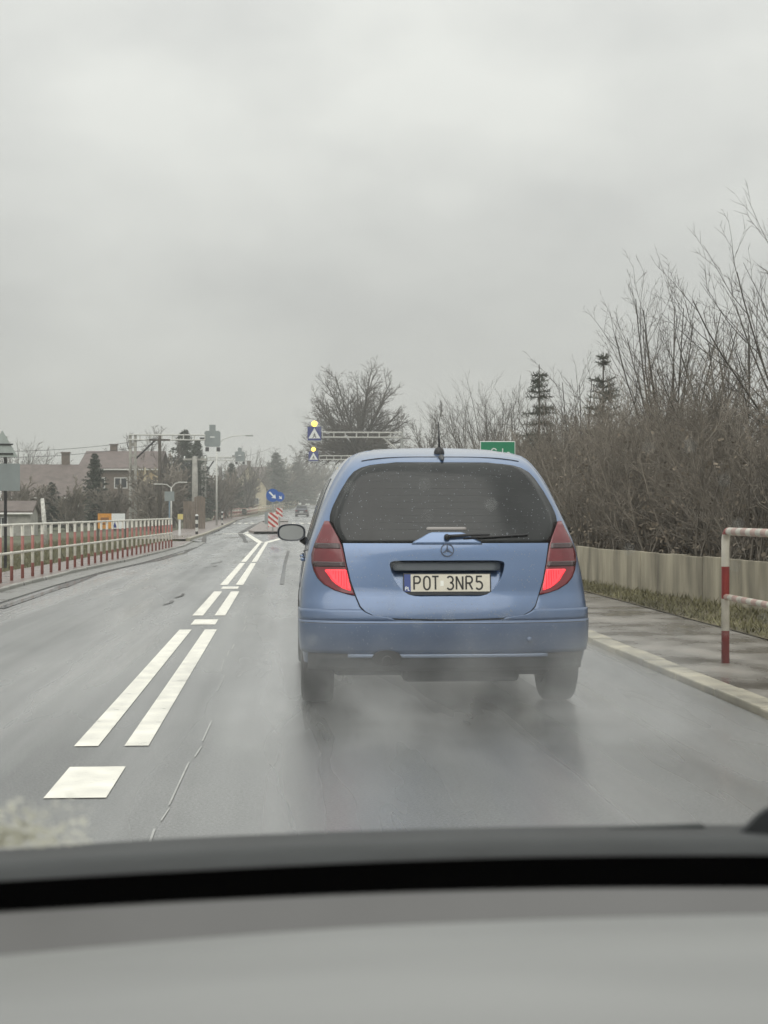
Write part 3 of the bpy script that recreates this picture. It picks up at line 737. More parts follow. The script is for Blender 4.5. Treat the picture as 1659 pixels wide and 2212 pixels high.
# edge fold of the outline
ol = [rear(x, z, OFF) for z, x in TG] + [rear(tgx(1.027), 1.027, OFF)]; olb = [rear(x, z, 0.0) for z, x in TG] + [rear(tgx(1.027), 1.027, 0.0)]
for s_ in (-1, 1):
    a = [Vector((s_ * p.x, p.y, p.z)) for p in ol]; b = [Vector((s_ * p.x, p.y, p.z)) for p in olb]
    mbT.add(a + b, [(i, i + 1, len(a) + i + 1, len(a) + i) for i in range(len(a) - 1)])
tgate = mbT.build('tailgate', M_blue_body, car, smooth=True)
# raised handle hump below the glass
patch('tailgate_hump', [(1.020, -.215, .215), (1.035, -.205, .205), (1.048, -.178, .178), (1.062, -.150, .150), (1.075, -.128, .128), (1.085, -.108, .108), (1.091, -.085, .085)], M_blue_body, 0.0145, nx=16)
# recess: pan and wall
def dep(z): return 0.026 + 0.065 * (z - 0.705) / 0.22
mbR = MB()
zz = list(np.linspace(0.705, 0.925, 16)); rows = [(z, -rcx(z), rcx(z)) for z in zz]
n = 13; mbR.add([rear(a + (b - a) * k / 12, z, -dep(z)) for z, a, b in rows for k in range(n)], [(i * n + k, i * n + k + 1, (i + 1) * n + k + 1, (i + 1) * n + k) for i in range(len(rows) - 1) for k in range(12)])
outl = [(rcx(z), z) for z in mid]; outl = outl + [(-x, z) for x, z in reversed(outl)]
f_, b_ = [rear(x, z, OFF) for x, z in outl], [rear(x, z, -dep(z)) for x, z in outl]; n_ = len(outl)
mbR.add(f_ + b_, [(i, (i + 1) % n_, n_ + (i + 1) % n_, n_ + i) for i in range(n_)])
# sloping upper lip that carries the handle; its shade painted as dim grey-blue
patch('handle_strip', [(0.868, -.318, .318), (0.875, -.326, .326), (0.905, -.332, .332), (0.922, -.320, .320)], mat('handle_trim_shade', (0.11, 0.125, 0.14), 0.45), -0.022, nx=12, parent=tgate)
mbR.build('plate_recess', M_blue_body, tgate, smooth=False)
# licence plate
def plane_at(z0, off):
    a, b = rear(0, z0 - 0.05, off), rear(0, z0 + 0.05, off); u_ = (b - a).normalized(); o_ = (a + b) / 2; n = Vector((0, -u_.z, u_.y))
    return lambda p, q, dpt: o_ + Vector((p, 0, 0)) + u_ * q + n * dpt
pf = plane_at(0.790, -0.030)
def rbox(mb, x0, x1, y0, y1, d0, d1): mb.prism([(x0, y0), (x1, y0), (x1, y1), (x0, y1)], lambda p, q: pf(p, q, d1), lambda p, q: pf(p, q, d0))
mb = MB(); rbox(mb, -.268, .268, -.071, .064, 0, 0.008); plate = mb.build('plate_frame', mat('plate_frame_black', (0.03, 0.032, 0.035), 0.4), car, bevel=0.003)
mb = MB(); rbox(mb, -.222, .260, -.048, .057, 0.008, 0.010); mb.build('plate', mat('plate_cream', (0.66, 0.62, 0.52), 0.4, var=0.06, scale=12), plate)
mb = MB(); rbox(mb, -.261, -.2222, -.048, .057, 0.008, 0.010); mb.build('plate_band', mat('plate_blue_band', (0.055, 0.085, 0.26), 0.4), plate)
GLY = {
 'P': [[(0, 0), (0, 1)], [(0, 1)] + arc(.52, .745, .42, .255, 90, -90, 8) + [(0, .49)]],
 'O': [arc(.5, .68, .46, .32, 0, 180, 10) + arc(.5, .32, .46, .32, 180, 360, 10) + [(.96, .68)]],
 'T': [[(0, 1), (1, 1)], [(.5, 1), (.5, 0)]],
 '3': [arc(.45, .75, .45, .25, 150, -90, 9), arc(.45, .27, .5, .27, 90, -150, 9)],
 'N': [[(0, 0), (0, 1)], [(0, 1), (.95, 0)], [(.95, 0), (.95, 1)]],
 'R': [[(0, 0), (0, 1)], [(0, 1)] + arc(.52, .745, .42, .255, 90, -90, 8) + [(0, .49)], [(.45, .49), (.95, 0)]],
 '5': [[(.9, 1), (.12, 1), (.06, .56)], [(.06, .56)] + arc(.42, .31, .52, .30, 95, -145, 10)],
 'L': [[(0, 1), (0, 0), (.8, 0)]],
}
fn = lambda p, q, dpt: pf(p, q, 0.010 + dpt); M_pl = mat('plate_black', (0.03, 0.028, 0.025), 0.5)
# left edges measured on the plate
for ch, x in zip('POT3NR5', (-.202, -.144, -.092, -.001, .056, .115, .176)):
    wd = 0.040; mb = MB()
    strokes(mb, [[(x + a * wd, -.036 + b * .080) for a, b in ln] for ln in GLY[ch]], 0.0105, fn, 0.0012); mb.build('plate_character', M_pl, plate)
mb = MB()
for ch, x in zip('PL', (-.2545, -.2385)): strokes(mb, [[(x + a * .011, -.040 + b * .020) for a, b in ln] for ln in GLY[ch]], 0.0045, fn, 0.0012)
mb.build('country_letters', M_signwhite, plate)
mb = MB(); rbox(mb, -.042, -.022, -.014, .018, 0.010, 0.0112); mb.build('plate_sticker', mat('sticker_white', (0.85, 0.85, 0.78), 0.3), plate)
# badge ring with three spokes
bf = plane_at(0.985, 0.0115); mb = MB(); RR = 0.041
for i in range(32):
    a0, a1 = i * 2 * math.pi / 32, (i + 1) * 2 * math.pi / 32
    q = [(RR * math.cos(a0), RR * math.sin(a0)), (RR * math.cos(a1), RR * math.sin(a1)), (RR * .85 * math.cos(a1), RR * .85 * math.sin(a1)), (RR * .85 * math.cos(a0), RR * .85 * math.sin(a0))]
    mb.prism(q, lambda p, q_: bf(p, q_, 0.007), lambda p, q_: bf(p, q_, 0.0))
for a in (90, 210, 330):
    t = Vector((math.cos(R(a)), math.sin(R(a)))); n = Vector((-t.y, t.x))
    q = [n * .0075, t * RR * .9 + n * .0012, t * RR * .9 - n * .0012, -n * .0075]
    mb.prism([(v.x, v.y) for v in q], lambda p, q_: bf(p, q_, 0.006), lambda p, q_: bf(p, q_, 0.0))
mb.build('badge', mat('badge_chrome', (0.07, 0.085, 0.12), 0.3, 0.7), car)
# wiper and high brake lamp
wf = lambda x, z, o: rear(x, z, o)
mb = MB(); mb.lathe(wf(0.0, 1.058, 0.024), [(-.022, 0.0), (-.022, .017), (.014, .019), (.014, 0)], 'y', 14)
mb.tube([wf(0.0, 1.058, 0.032), wf(0.12, 1.064, 0.034), wf(0.26, 1.070, 0.026)], [0.012, 0.010, 0.006], 6)
mb.build('rear_wiper', M_dark, car, smooth=True)
mb = MB(); mb.tube([wf(0.10 + 0.04 * i, 1.052 + 0.0022 * i, 0.017) for i in range(11)], 0.0065, 6); mb.build('wiper_blade', M_dark, car)
patch('high_brake_lamp', [(1.106, -.120, .122), (1.118, -.122, .124), (1.124, -.115, .116)], mat('brake_lens_highlight', (0.30, 0.28, 0.27), 0.25), 0.0095, nx=8)  # pale lens colour paints in the highlight on the lamp
# tail lamps
TL = [(0.716, .560, .572), (0.730, .566, .628), (0.746, .571, .680), (0.780, .583, .742), (0.816, .592, .778), (0.86, .602, .800), (0.910, .613, .812), (0.96, .622, .812), (1.015, .636, .797), (1.062, .655, .778), (1.10, .676, .760), (1.133, .694, .745), (1.160, .708, .732)]
LT = [(0.742, .583, .592), (0.758, .584, .634), (0.780, .588, .668), (0.80, .594, .692), (0.835, .600, .715), (0.862, .606, .735), (0.869, .612, .728)]
B1 = [(0.885, .612, .800), (0.893, .614, .806), (0.910, .616, .806), (0.916, .618, .800)]
B2 = [(0.995, .640, .790), (1.000, .641, .796), (1.020, .645, .794), (1.026, .648, .786)]
for s_ in (-1, 1):
    fl = lambda tab: [(z, s_ * a, s_ * b) if s_ > 0 else (z, -b, -a) for z, a, b in tab]
    patch('lamp_gap', [(z, a - 0.006, b + 0.006) for z, a, b in fl(TL)], M_under, 0.003, nx=8)
    lamp = patch('tail_lamp', fl(TL), M_lens, 0.010, nx=10)
    patch('lit_lens', fl(LT), M_lit, 0.0125, parent=lamp, nx=6)
    rb = MB()
    for k in range(7):
        x = 0.606 + 0.016 * k; z0, z1 = (0.75 + 0.0065 * k * k * 0.35 + 0.006 * k), 0.862
        rb.tube([rear(s_ * x, z, 0.0132) for z in np.linspace(z0, z1, 4)], 0.0016, 4)
    rb.build('lens_ribs', mat('lens_rib', (0.35, 0.01, 0.015), 0.3, emit=(0.7, 0.02, 0.03), estr=0.35), lamp)['kind'] = 'stuff'
    patch('smoked_band', fl(B1), M_lens2, 0.0125, parent=lamp, nx=6); patch('smoked_band', fl(B2), M_lens2, 0.0125, parent=lamp, nx=6)
# bumper
def bmp(x, z, off=0.0): return rear(x, z, off)
def wrap(x, z, off=0.0):
    W = wz(z); lim = W * 0.985
    if abs(x) <= lim: return rear(x, z, off)
    e = rear(lim, z, off); f = min(1.0, (abs(x) - lim) / 0.10); yend = 0.40
    return Vector((math.copysign(e.x + (W + off * 0.9 - e.x) * math.sin(f * math.pi / 2), x), e.y + (yend - e.y) * f, z))
def wq(z, f=1.0): return wz(z) * 0.985 + 0.10 * f
patch('bumper', [(z, -wq(z), wq(z)) for z in np.linspace(0.372, 0.566, 9)], M_blue_body, 0.014, nx=60, skirt=0.02, surf=wrap)
for s_ in (-1, 1):
    zs = list(np.linspace(0.566, 0.632, 5)); rows = [(z, tgx(max(0.58, z)) + 0.012, wq(z)) for z in zs]
    patch('bumper_corner', rows if s_ > 0 else [(z, -b, -a) for z, a, b in rows], M_blue_body, 0.012, nx=24, skirt=0.02, surf=wrap)
patch('bumper_crease', [(z, -wq(z, .7), wq(z, .7)) for z in (0.549, 0.553)], M_trim, 0.0155, nx=50, skirt=0.01, surf=wrap)  # thin dark strip drawn along the bumper crease
patch('bumper_lip', [(z, -.60, .60) for z in (0.352, 0.358, 0.366, 0.370)], mat('lip_highlight', (0.30, 0.36, 0.48), 0.25, 0.6), 0.022, nx=20, skirt=0.03)  # paler than the body: the lower-edge highlight is painted in
patch('valance', [(z, -wz(0.3) * .97, wz(0.3) * .97) for z in (0.262, 0.29, 0.33, 0.371)], M_trim, 0.006, nx=24, skirt=0.06, surf=lambda x, z, o=0: rear(x, max(z, 0.302), o) + Vector((0, (0.302 - z) * 0.6 if z < 0.302 else 0, min(0, z - 0.302))))
ec = rear(-.37, 0.352, 0.034); mb = MB()
mb.prism([(0.088 * math.cos(a * 2 * math.pi / 24), 0.046 * math.sin(a * 2 * math.pi / 24) + 0.004) for a in range(24)], lambda p, q: (ec.x + p, ec.y - 0.008, ec.z + q), lambda p, q: (ec.x + p, ec.y + 0.06, ec.z + q))
mb.build('exhaust_cutout', M_under, car)
mb = MB(); mb.lathe((ec.x, ec.y + 0.02, ec.z - 0.012), [(-.045, .026), (-.045, .031), (.3, .031)], 'y', 18); mb.build('exhaust_pipe', mat('sooty_exhaust', (0.05, 0.05, 0.05), 0.5, 0.6), car, smooth=True)
mb = MB(); c_ = rear(0.485, 0.455, 0.026); mb.lathe((c_.x, c_.y, c_.z), [(-.004, 0.0), (-.003, .016), (.01, .018)], 'y', 14); mb.build('tow_eye_cap', M_blue_body, car, smooth=True)
mb = MB(); mb.box((0, 2.0, 0.27), (1.36, 3.2, 0.14)); mb.box((0.10, 0.42, 0.255), (0.72, 0.36, 0.16)); mb.build('underbody', M_under, car, bevel=0.03)
mb = MB(); mb.tube([(-.62, .76, .29), (.62, .76, .29)], 0.045, 8); mb.build('rear_axle', M_under, car)
bd = MB(); rb_w = random.Random(77)
for k in range(900):
    z = rb_w.choice((rb_w.uniform(0.60, 1.02), rb_w.uniform(0.40, 0.62), rb_w.uniform(1.05, 1.5))); hw_ = tgx(z) - 0.01 if z < 1.02 else lerp([p[0] for p in GL], [p[1] for p in GL], z) - 0.02
    if z < 0.56: hw_ = 0.78
    x = rb_w.uniform(-hw_, hw_)
    if abs(x) < 0.37 and 0.69 < z < 0.94: continue
    c = rear(x, z, 0.0105 if 0.585 < z < 1.02 else 0.0075 if z >= 1.02 else 0.0145); r = rb_w.uniform(0.0012, 0.0034)
    bd.add([c + Vector((r, 0, 0)), c + Vector((0, 0, r * 1.3)), c + Vector((-r, 0, 0)), c + Vector((0, 0, -r)), c + Vector((0, -r * .6, 0))], [(0, 1, 4), (1, 2, 4), (2, 3, 4), (3, 0, 4)])
tag(bd.build('water_beads', mat('water_bead', (0.35, 0.38, 0.42), 0.08, 0.3), car, smooth=True), kind='stuff')
# roof aerial, spoiler seam
mb = MB(); ab = Vector((0.005, 0.66, 1.60)); mb.lathe(ab, [(-.01, .034), (.004, .034), (.024, .028), (.036, .014), (.04, 0)], 'z', 14)
mb.tube([ab + Vector((0, -0.01, 0.03)), ab + Vector((0.003, 0.07, 0.20))], [0.008, 0.003], 6); mb.build('aerial', M_dark, car, smooth=True)
mb = MB(); mb.tube([rear(0.005, 1.565, 0.0), rear(0.005, 1.532, 0.018)], [0.020, 0.004], 8); mb.build('washer_nozzle', M_trim, car)
mb = MB(); mb.tube([rear(-.50 + i * 1.0 / 20, 1.568 - 0.026 * (abs(i - 10) / 10) ** 4, 0.0005) for i in range(21)], 0.0028, 4, False); mb.build('spoiler_seam', M_trim, car)
# side windows and doors lines
def side(s_):
    def f(d, z, off=0.0): return Vector((s_ * (wside(d, z) + off), d, z))
    return f
for s_ in (-1, 1):
    sf = side(s_)
    for d0, d1, e0, e1 in ((0.62, 1.02, 0.92, 1.06), (1.10, 1.72, 1.14, 1.72), (1.80, 2.72, 1.80, 2.28)):
        rows = [(1.04 + 0.40 * i / 6, d0 + (e0 - d0) * i / 6, d1 + (e1 - d1) * i / 6) for i in range(7)]
        patch('side_window', rows, M_glass, 0.004, nx=6, surf=lambda d, z, o=0, sf=sf: sf(d, z, o))
    mb = MB(); mb.tube([sf(0.40, 0.985, 0.001), sf(1.2, 0.965, 0.003), sf(2.3, 0.93, 0.003), sf(3.0, 0.90, 0.002)], 0.004, 4); mb.build('waist_line', M_trim, car)
    for d in (1.06, 1.76): 
        mb = MB(); mb.tube([sf(d, z, 0.0) for z in np.linspace(0.72 if d < 1.1 else 0.4, 1.42, 8)], 0.0035, 4); mb.build('door_seam', M_under, car)
    for d in (1.22, 2.0):
        mb = MB(); mb.tube([sf(d, 0.90, 0.004), sf(d + .04, 0.90, 0.016), sf(d + .18, 0.905, 0.016), sf(d + .22, 0.905, 0.004)], 0.012, 6); mb.build('door_handle', M_blue_body, car, smooth=True)
    # wing mirror
    mc = Vector((s_ * 0.935, 2.46, 1.065)); mb = MB(); n = 20
    prof = [(0.0, 1.0), (0.03, 1.04), (0.10, 0.9), (0.15, 0.5), (0.165, 0.05)]
    def mo(k): 
        a = k * 2 * math.pi / n; return 0.104 * math.copysign(abs(math.cos(a)) ** 0.75, math.cos(a)), 0.064 * math.copysign(abs(math.sin(a)) ** 0.75, math.sin(a))
    vs = [mc + Vector((mo(k)[0] * f, y, mo(k)[1] * f)) for y, f in prof for k in range(n)]
    mb.add(vs, [(i * n + k, i * n + (k + 1) % n, (i + 1) * n + (k + 1) % n, (i + 1) * n + k) for i in range(len(prof) - 1) for k in range(n)])
    mb.add([mc + Vector((mo(k)[0], 0, mo(k)[1])) for k in range(n)] + [mc + Vector((mo(k)[0] * .88, 0.004, mo(k)[1] * .85)) for k in range(n)], [(k, (k + 1) % n, n + (k + 1) % n, n + k) for k in range(n)])
    mir = mb.build('wing_mirror', mat('mirror_housing', (0.035, 0.04, 0.05), 0.35), car, smooth=True)
    mb = MB(); mb.add([mc + Vector((mo(k)[0] * .89, 0.005, mo(k)[1] * .87)) for k in range(n)], [tuple(range(n))]); mb.build('mirror_glass', mat('mirror_glass', (0.42, 0.43, 0.42), 0.25, 0.35), mir)
    mb = MB(); mb.tube([mc + Vector((-s_ * 0.075, 0.07, -0.045)), (s_ * 0.80, 2.52, 0.985)], [0.028, 0.035], 8); mb.build('mirror_arm', M_dark, mir, smooth=True)
# wheels
for ax in (0.76, 3.30):
    for s_ in (-1, 1):
        c = (s_ * 0.775, ax, 0.308); wh = thing('wheel', None, None); wh.parent = car; wh.location = c
        mb = MB(); mb.lathe((0, 0, 0), [(-.10, .19), (-.103, .24), (-.100, .285), (-.085, .302), (-.05, .308), (0, .309), (.05, .308), (.085, .302), (.100, .285), (.103, .24), (.10, .19)], 'x', 48); mb.build('tyre', M_tyre, wh, smooth=True)
        mb = MB(); mb.lathe((0, 0, 0), [(-.09, 0), (-.09, .19), (.06, .195), (.09, .20), (.075, .17), (.07, .05), (.08, 0)], 'x', 24); mb.build('rim', M_rim, wh, smooth=True)

# ------------------------------------------------------------------ striped railings
def railing(name, label, pts, hgt, rad, rails, group=None, m_post=FADED, m_rail=M_white):
    """posts at pts (ground points), rails at given heights"""
    o = Vector(pts[0]); root = thing(name, label, 'railing', o, 0, group)
    pm = MB(); pm.tube([(0, 0, -0.05), (0, 0, hgt)], rad, 10)
    first = None
    for p in pts:
        if first is None: first = pm.build('post', m_post, root, smooth=True); c = first
        else: c = bpy.data.objects.new('post', first.data); sc.collection.objects.link(c); c.parent = root
        c.location = Vector(p) - o
    for h in rails:
        mb = MB(); mb.tube([Vector(p) - o + Vector((0, 0, h)) for p in pts], rad * 0.8, 8); mb.build('rail', m_rail, root, smooth=True)
    return root
def fx(y): return lerp([18, 25.4, 50.6], [-4.86, -4.66, -3.78], y)
railing('railing', 'long red and white striped railing beside the grass on the left', [(fx(y), y, 0.055) for y in np.arange(20.9, 50.9, 0.882)], 0.955, 0.028, (0.945, 0.47))
# the near railing on the right: a bent hoop with a mid rail
rp = G(1567, 1437, 0.045); rl = thing('railing', 'nearest red and white striped railing with rounded corner on the right', 'railing', rp)
mb = MB(); bend = [(0, 0, -.05), (0, 0, .94)] + [(0, -0.085 * (1 - math.cos(R(a))), .94 + 0.085 * math.sin(R(a))) for a in (20, 40, 60, 80, 90)]
mb.tube(bend, 0.031, 14); mb.build('post', WHITE_RED, rl, smooth=True)
mb = MB(); mb.tube([(0, -.085, 1.025), (0, -3.4, 1.025)], 0.0305, 12); mb.build('rail', M_rail, rl, smooth=True)
mb = MB(); mb.tube([(0, 0, .515), (0, -3.4, .515)], 0.024, 10); mb.build('rail', M_rail, rl, smooth=True)
mb = MB(); mb.tube([(0, -3.4, -.05), (0, -3.4, 1.02)], 0.031, 12); mb.build('post', WHITE_RED, rl, smooth=True)
# far railings
railing('railing', 'distant red and white railing on the far left side of the road', [(lerp([155, 250], [-7.4, -4.6], y), y, zr(y)) for y in np.arange(156, 250, 3.0)], 1.1, 0.05, (1.08, 0.75, 0.4), m_rail=mat('faded_red', (0.42, 0.20, 0.16), 0.6))
railing('railing', 'farthest pale railing where the road bends to the right', [(lerp([252, 300, 345], [-4.4, -1.2, 3.0], y), y, zr(y)) for y in np.arange(254, 345, 4.0)], 1.1, 0.07, (1.08, 0.6), m_rail=mat('faded_yellow', (0.45, 0.40, 0.26), 0.6))

# ------------------------------------------------------------------ signs
def disc(mb, c, r, th, n=28):
    mb.prism([(r * math.cos(i * 2 * math.pi / n), r * math.sin(i * 2 * math.pi / n)) for i in range(n)], lambda p, q: (c[0] + p, c[1], c[2] + q), lambda p, q: (c[0] + p, c[1] + th, c[2] + q))
def keep_right(u, v, Y, d, label, zg):
    p = P(u, v, Y); g = zr(Y) + zg; t = thing('keep_right_sign', label, 'road sign', (p.x, Y, g)); z = p.z - g; r = d / 2
    mb = MB(); mb.tube([(0, 0.04, 0), (0, 0.04, z)], 0.035, 8); mb.build('post', M_grey, t)
    mb = MB(); disc(mb, (0, -.012, z), r, 0.02); mb.build('disc', M_blue, t)
    mb = MB(); a = R(-45); ca, sa = math.cos(a), math.sin(a)
    arrow = [(-.72, .12), (.18, .12), (.12, .40), (.70, 0), (.12, -.40), (.18, -.12), (-.72, -.12)]
    arrow = [((x * ca - y * sa) * r, (x * sa + y * ca) * r) for x, y in arrow]
    mb.prism(arrow, lambda x, y: (x, -.022, z + y), lambda x, y: (x, -.012, z + y)); mb.build('arrow', M_signwhite, t)
    return t
keep_right(589, 1070, 86, 0.74, 'round blue sign with white arrow on the near end of the island', 0.14)
keep_right(604, 1073, 104, 0.66, 'round blue sign half hidden behind the nearer blue arrow sign', 0.14)
M_chev = stripe_mat('hazard_stripes', (0.50, 0.05, 0.04), (0.78, 0.76, 0.72), 0.115, slope=(0.62, 0, 0.78), offset=0.05)
def hazard(u, v, Y, wd, ht, label):
    p = P(u, v, Y); g = zr(Y) + 0.14; t = thing('hazard_board', label, 'road sign', (p.x, Y, g)); z = p.z - g
    mb = MB(); mb.box((0, 0.03, z / 2), (0.05, 0.05, z)); mb.build('post', M_grey, t)
    mb = MB(); mb.box((0, -.01, z), (wd, 0.03, ht)); mb.build('board', M_chev, t, bevel=0.008)
hazard(590, 1123, 85.6, 0.56, 0.80, 'larger red and white diagonal hazard board on the island')
hazard(603, 1107, 103.5, 0.46, 0.62, 'smaller red and white diagonal hazard board behind the larger one')
p = P(577, 1119, 92); t = thing('hazard_board', 'grey back of a narrow board left of the striped hazard boards', 'road sign', (p.x, 92, zr(92) + 0.14)); z = p.z - zr(92) - 0.14
mb = MB(); mb.box((0, 0, z / 2), (0.05, 0.05, z)); mb.build('post', M_grey, t); mb = MB(); mb.box((0, -.035, z), (0.30, 0.02, 0.72)); mb.build('board', M_back, t)

def triangle(mb, c, s, y0, y1, flip=1):
    h = s * 0.866
    pts = [(-s / 2, -h / 3), (s / 2, -h / 3), (0, 2 * h / 3)]
    mb.prism(pts, lambda p, q: (c[0] + p, y0, c[1] + q), lambda p, q: (c[0] + p, y1, c[1] + q))
def crossing_sign(parent, cx, cz, s, y):
    """blue square, white triangle, walking figure, facing the camera; y = front plane"""
    mb = MB(); mb.box((cx, y + .02, cz), (s, 0.05, s)); bd = mb.build('board', M_navy, parent)
    mb = MB(); triangle(mb, (cx, cz - s * 0.10), s * 0.88, y - .012, y - .002); mb.build('triangle', M_signwhite, bd)
    mb = MB(); k = s * 0.34; f = lambda a, b, dpt: (cx + a * k, y - .012 - dpt, cz - s * 0.13 + b * k)
    strokes(mb, [[(-.02, .25), (.02, -.1)], [(.02, -.1), (-.38, -.55)], [(.02, -.1), (.25, -.28), (.30, -.58)], [(0, .2), (-.3, 0)], [(0, .2), (.28, .02)]], 0.14, f, 0.006)
    mb.prism([(.11 * math.cos(i * .63), .42 + .11 * math.sin(i * .63)) for i in range(10)], lambda a, b: f(a, b, 0.006), lambda a, b: f(a, b, 0)); mb.build('walking_figure', M_under, bd)
def truss(mb, a, b, hgt, r=0.045, n=7):
    a, b = Vector(a), Vector(b)
    for dz in (0, -hgt):
        for dy in (-.2, .2): mb.tube([a + Vector((0, dy, dz)), b + Vector((0, dy, dz))], r, 6)
    for i in range(n + 1):
        c = a.lerp(b, i / n)
        for dy in (-.2, .2): mb.tube([c + Vector((0, dy, 0)), c + Vector((0, dy, -hgt))], r * .7, 5)
def lamp(parent, c, r, m=M_amber):
    mb = MB(); mb.lathe(c, [(-.06, 0), (-.055, r * .7), (-.02, r), (.05, r), (.05, 0)], 'y', 18); mb.build('amber_lamp', m, parent, smooth=True)
def gantry_front(label, u_sign, v_sign, s, Y, u_post, lamp_v, v_beam):
    q = P(u_post, v_beam, Y); g = zr(Y); t = thing('sign_gantry', label, 'gantry', (q.x, Y, g)); zb = q.z - g
    sx, sz = P(u_sign, v_sign, Y).x - q.x, P(u_sign, v_sign, Y).z - g
    mb = MB(); mb.tube([(0, 0, 0), (0, 0, zb + .25)], [0.15, 0.11], 10); mb.build('post', M_grey, t)
    mb = MB(); truss(mb, (0, 0, zb + .05), (sx + s * .6, 0, zb + .05), 0.36); mb.build('beam', M_pale, t)
    mb = MB(); mb.tube([(sx * .22, 0, zb - .3), (0, 0, zb - 1.5)], 0.07, 6); mb.build('brace', M_pale, t)
    crossing_sign(t, sx, sz, s, -.3)
    lz = P(u_sign, lamp_v, Y).z - g; lamp(t, (sx, -.33, lz), 0.215)
    mb = MB(); mb.box((sx, -.25, sz - s * .55), (s * 1.05, .12, .10)); mb.build('light_bar', M_grey, t)
gantry_front('overhead arm with crossing sign and amber lamp in front of the round-crowned tree', 679, 937, 1.0, 112, 868, 916, 936)
gantry_front('smaller farther overhead arm with crossing sign and amber lamp below the first', 677, 986, 0.95, 150, 800, 971, 986)
def gantry_back(label, u_box, v_box, Y, u_post, v_beam, s=1.0):
    q = P(u_post, v_beam, Y); g = zr(Y); t = thing('sign_gantry', label, 'gantry', (q.x, Y, g)); zb = q.z - g
    bx, bz = P(u_box, v_box, Y).x - q.x, P(u_box, v_box, Y).z - g
    mb = MB(); mb.box((-.17, 0, (zb + .1) / 2), (0.17, .3, zb + .1)); mb.box((.17, 0, (zb + .1) / 2), (0.17, .3, zb + .1))
    k = 0.5
    while k < zb: mb.box((0, 0, k), (0.3, .22, .22)); k += 0.75
    mb.build('post', M_conc, t)
    mb = MB(); truss(mb, (-.25, 0, zb + .12), (bx - .5 * s, 0, zb + .12), 0.34); mb.build('beam', M_pale, t)
    mb = MB(); mb.tube([(bx * .28, 0, zb - .25), (0.1, 0, zb - 1.6)], 0.07, 6); mb.build('brace', M_dark, t)
    mb = MB(); w_, h_, c = .54 * s, .54 * s, .1 * s
    mb.prism([(-w_ + c, -h_), (w_ - c, -h_), (w_, -h_ + c), (w_, h_ - c), (w_ - c, h_), (-w_ + c, h_), (-w_, h_ - c), (-w_, -h_ + c)], lambda p, q_: (bx + p, -.12, bz + q_), lambda p, q_: (bx + p, .12, bz + q_)); bo = mb.build('sign_box', M_back, t)
    mb = MB(); mb.box((bx, 0, bz + .74 * s), (.42 * s, .2, .46 * s)); mb.build('lamp_housing', M_back, bo, bevel=0.03)
    mb = MB(); mb.box((bx, -.125, bz + .12 * s), (.30 * s, .012, .08 * s)); mb.build('rating_plate', M_signwhite, bo)
    for e in (-.36, .40): mb = MB(); mb.box((bx + e * s, 0, bz - .72 * s), (.24 * s, .3, .28 * s)); mb.build('floodlight', M_trim, bo)
    mb = MB(); mb.tube([(bx - .55 * s, 0, bz), (bx - .85 * s, 0, bz)], .1, 8); mb.build('bracket', M_dark, bo)
gantry_back('overhead arm on concrete post with grey back of a crossing sign on the left', 459, 948, 105, 287, 943)
gantry_back('farther grey backed overhead sign seen below the left gantry', 518, 986, 152, 440, 990, 0.9)

# green place-name board behind the car roof
Yg = 29.5; a, b = P(1037, 953, Yg), P(1113, 953, Yg); gs = thing('direction_sign', 'green sign with pale border showing above the right of the car roof', 'road sign', ((a.x + b.x) / 2, Yg, 0.045)); W_, zt = (b.x - a.x), a.z - 0.045
mb = MB(); mb.box((0, 0, zt - .24), (W_, .02, .48)); mb.build('board', M_signwhite, gs, bevel=0.006)
mb = MB(); mb.box((0, -.012, zt - .24), (W_ - .03, .006, .45)); mb.build('face', M_green, gs)
mb = MB(); f = lambda p, q, dpt: (-W_ / 2 + p, -.015 - dpt, zt - .30 + q)
strokes(mb, [arc(.27, .06, .065, .10, 40, 320, 10), arc(.40, .025, .04, .06, 0, 360, 10), [(.44, .16), (.44, -.04)], arc(.55, .025, .04, .06, 0, 360, 10)], 0.02, f, 0.003); mb.build('lettering', M_signwhite, gs)
for e in (-.22, .22): mb = MB(); mb.tube([(e, .04, 0), (e, .04, zt - .05)], .03, 8); mb.build('post', M_grey, gs)

# back of a warning triangle far left, with a plate below
q = P(5, 968, 33); g = 0.02; ts = thing('warning_sign', 'grey back of a triangular warning sign at the left edge of the picture', 'road sign', (q.x, 33, g)); z0 = q.z - g
mb = MB(); mb.tube([(0.06, .03, 0), (0.06, .03, z0 + .25)], .034, 8); mb.build('post', M_dark, ts)
mb = MB(); triangle(mb, (0, z0), 0.66, -.005, .012); mb.build('triangle', mat('sign_back_pale', (0.36, 0.40, 0.38), 0.5, var=.1), ts)
mb = MB(); mb.box((0.06, .0, z0 - .62), (.62, .015, .58)); mb.build('plate', M_back, ts)
for h_ in (-.1, .1): mb = MB(); mb.box((0.06, -.02, z0 + h_ - .02), (.34, .02, .03)); mb.build('bracket', M_dark, ts)

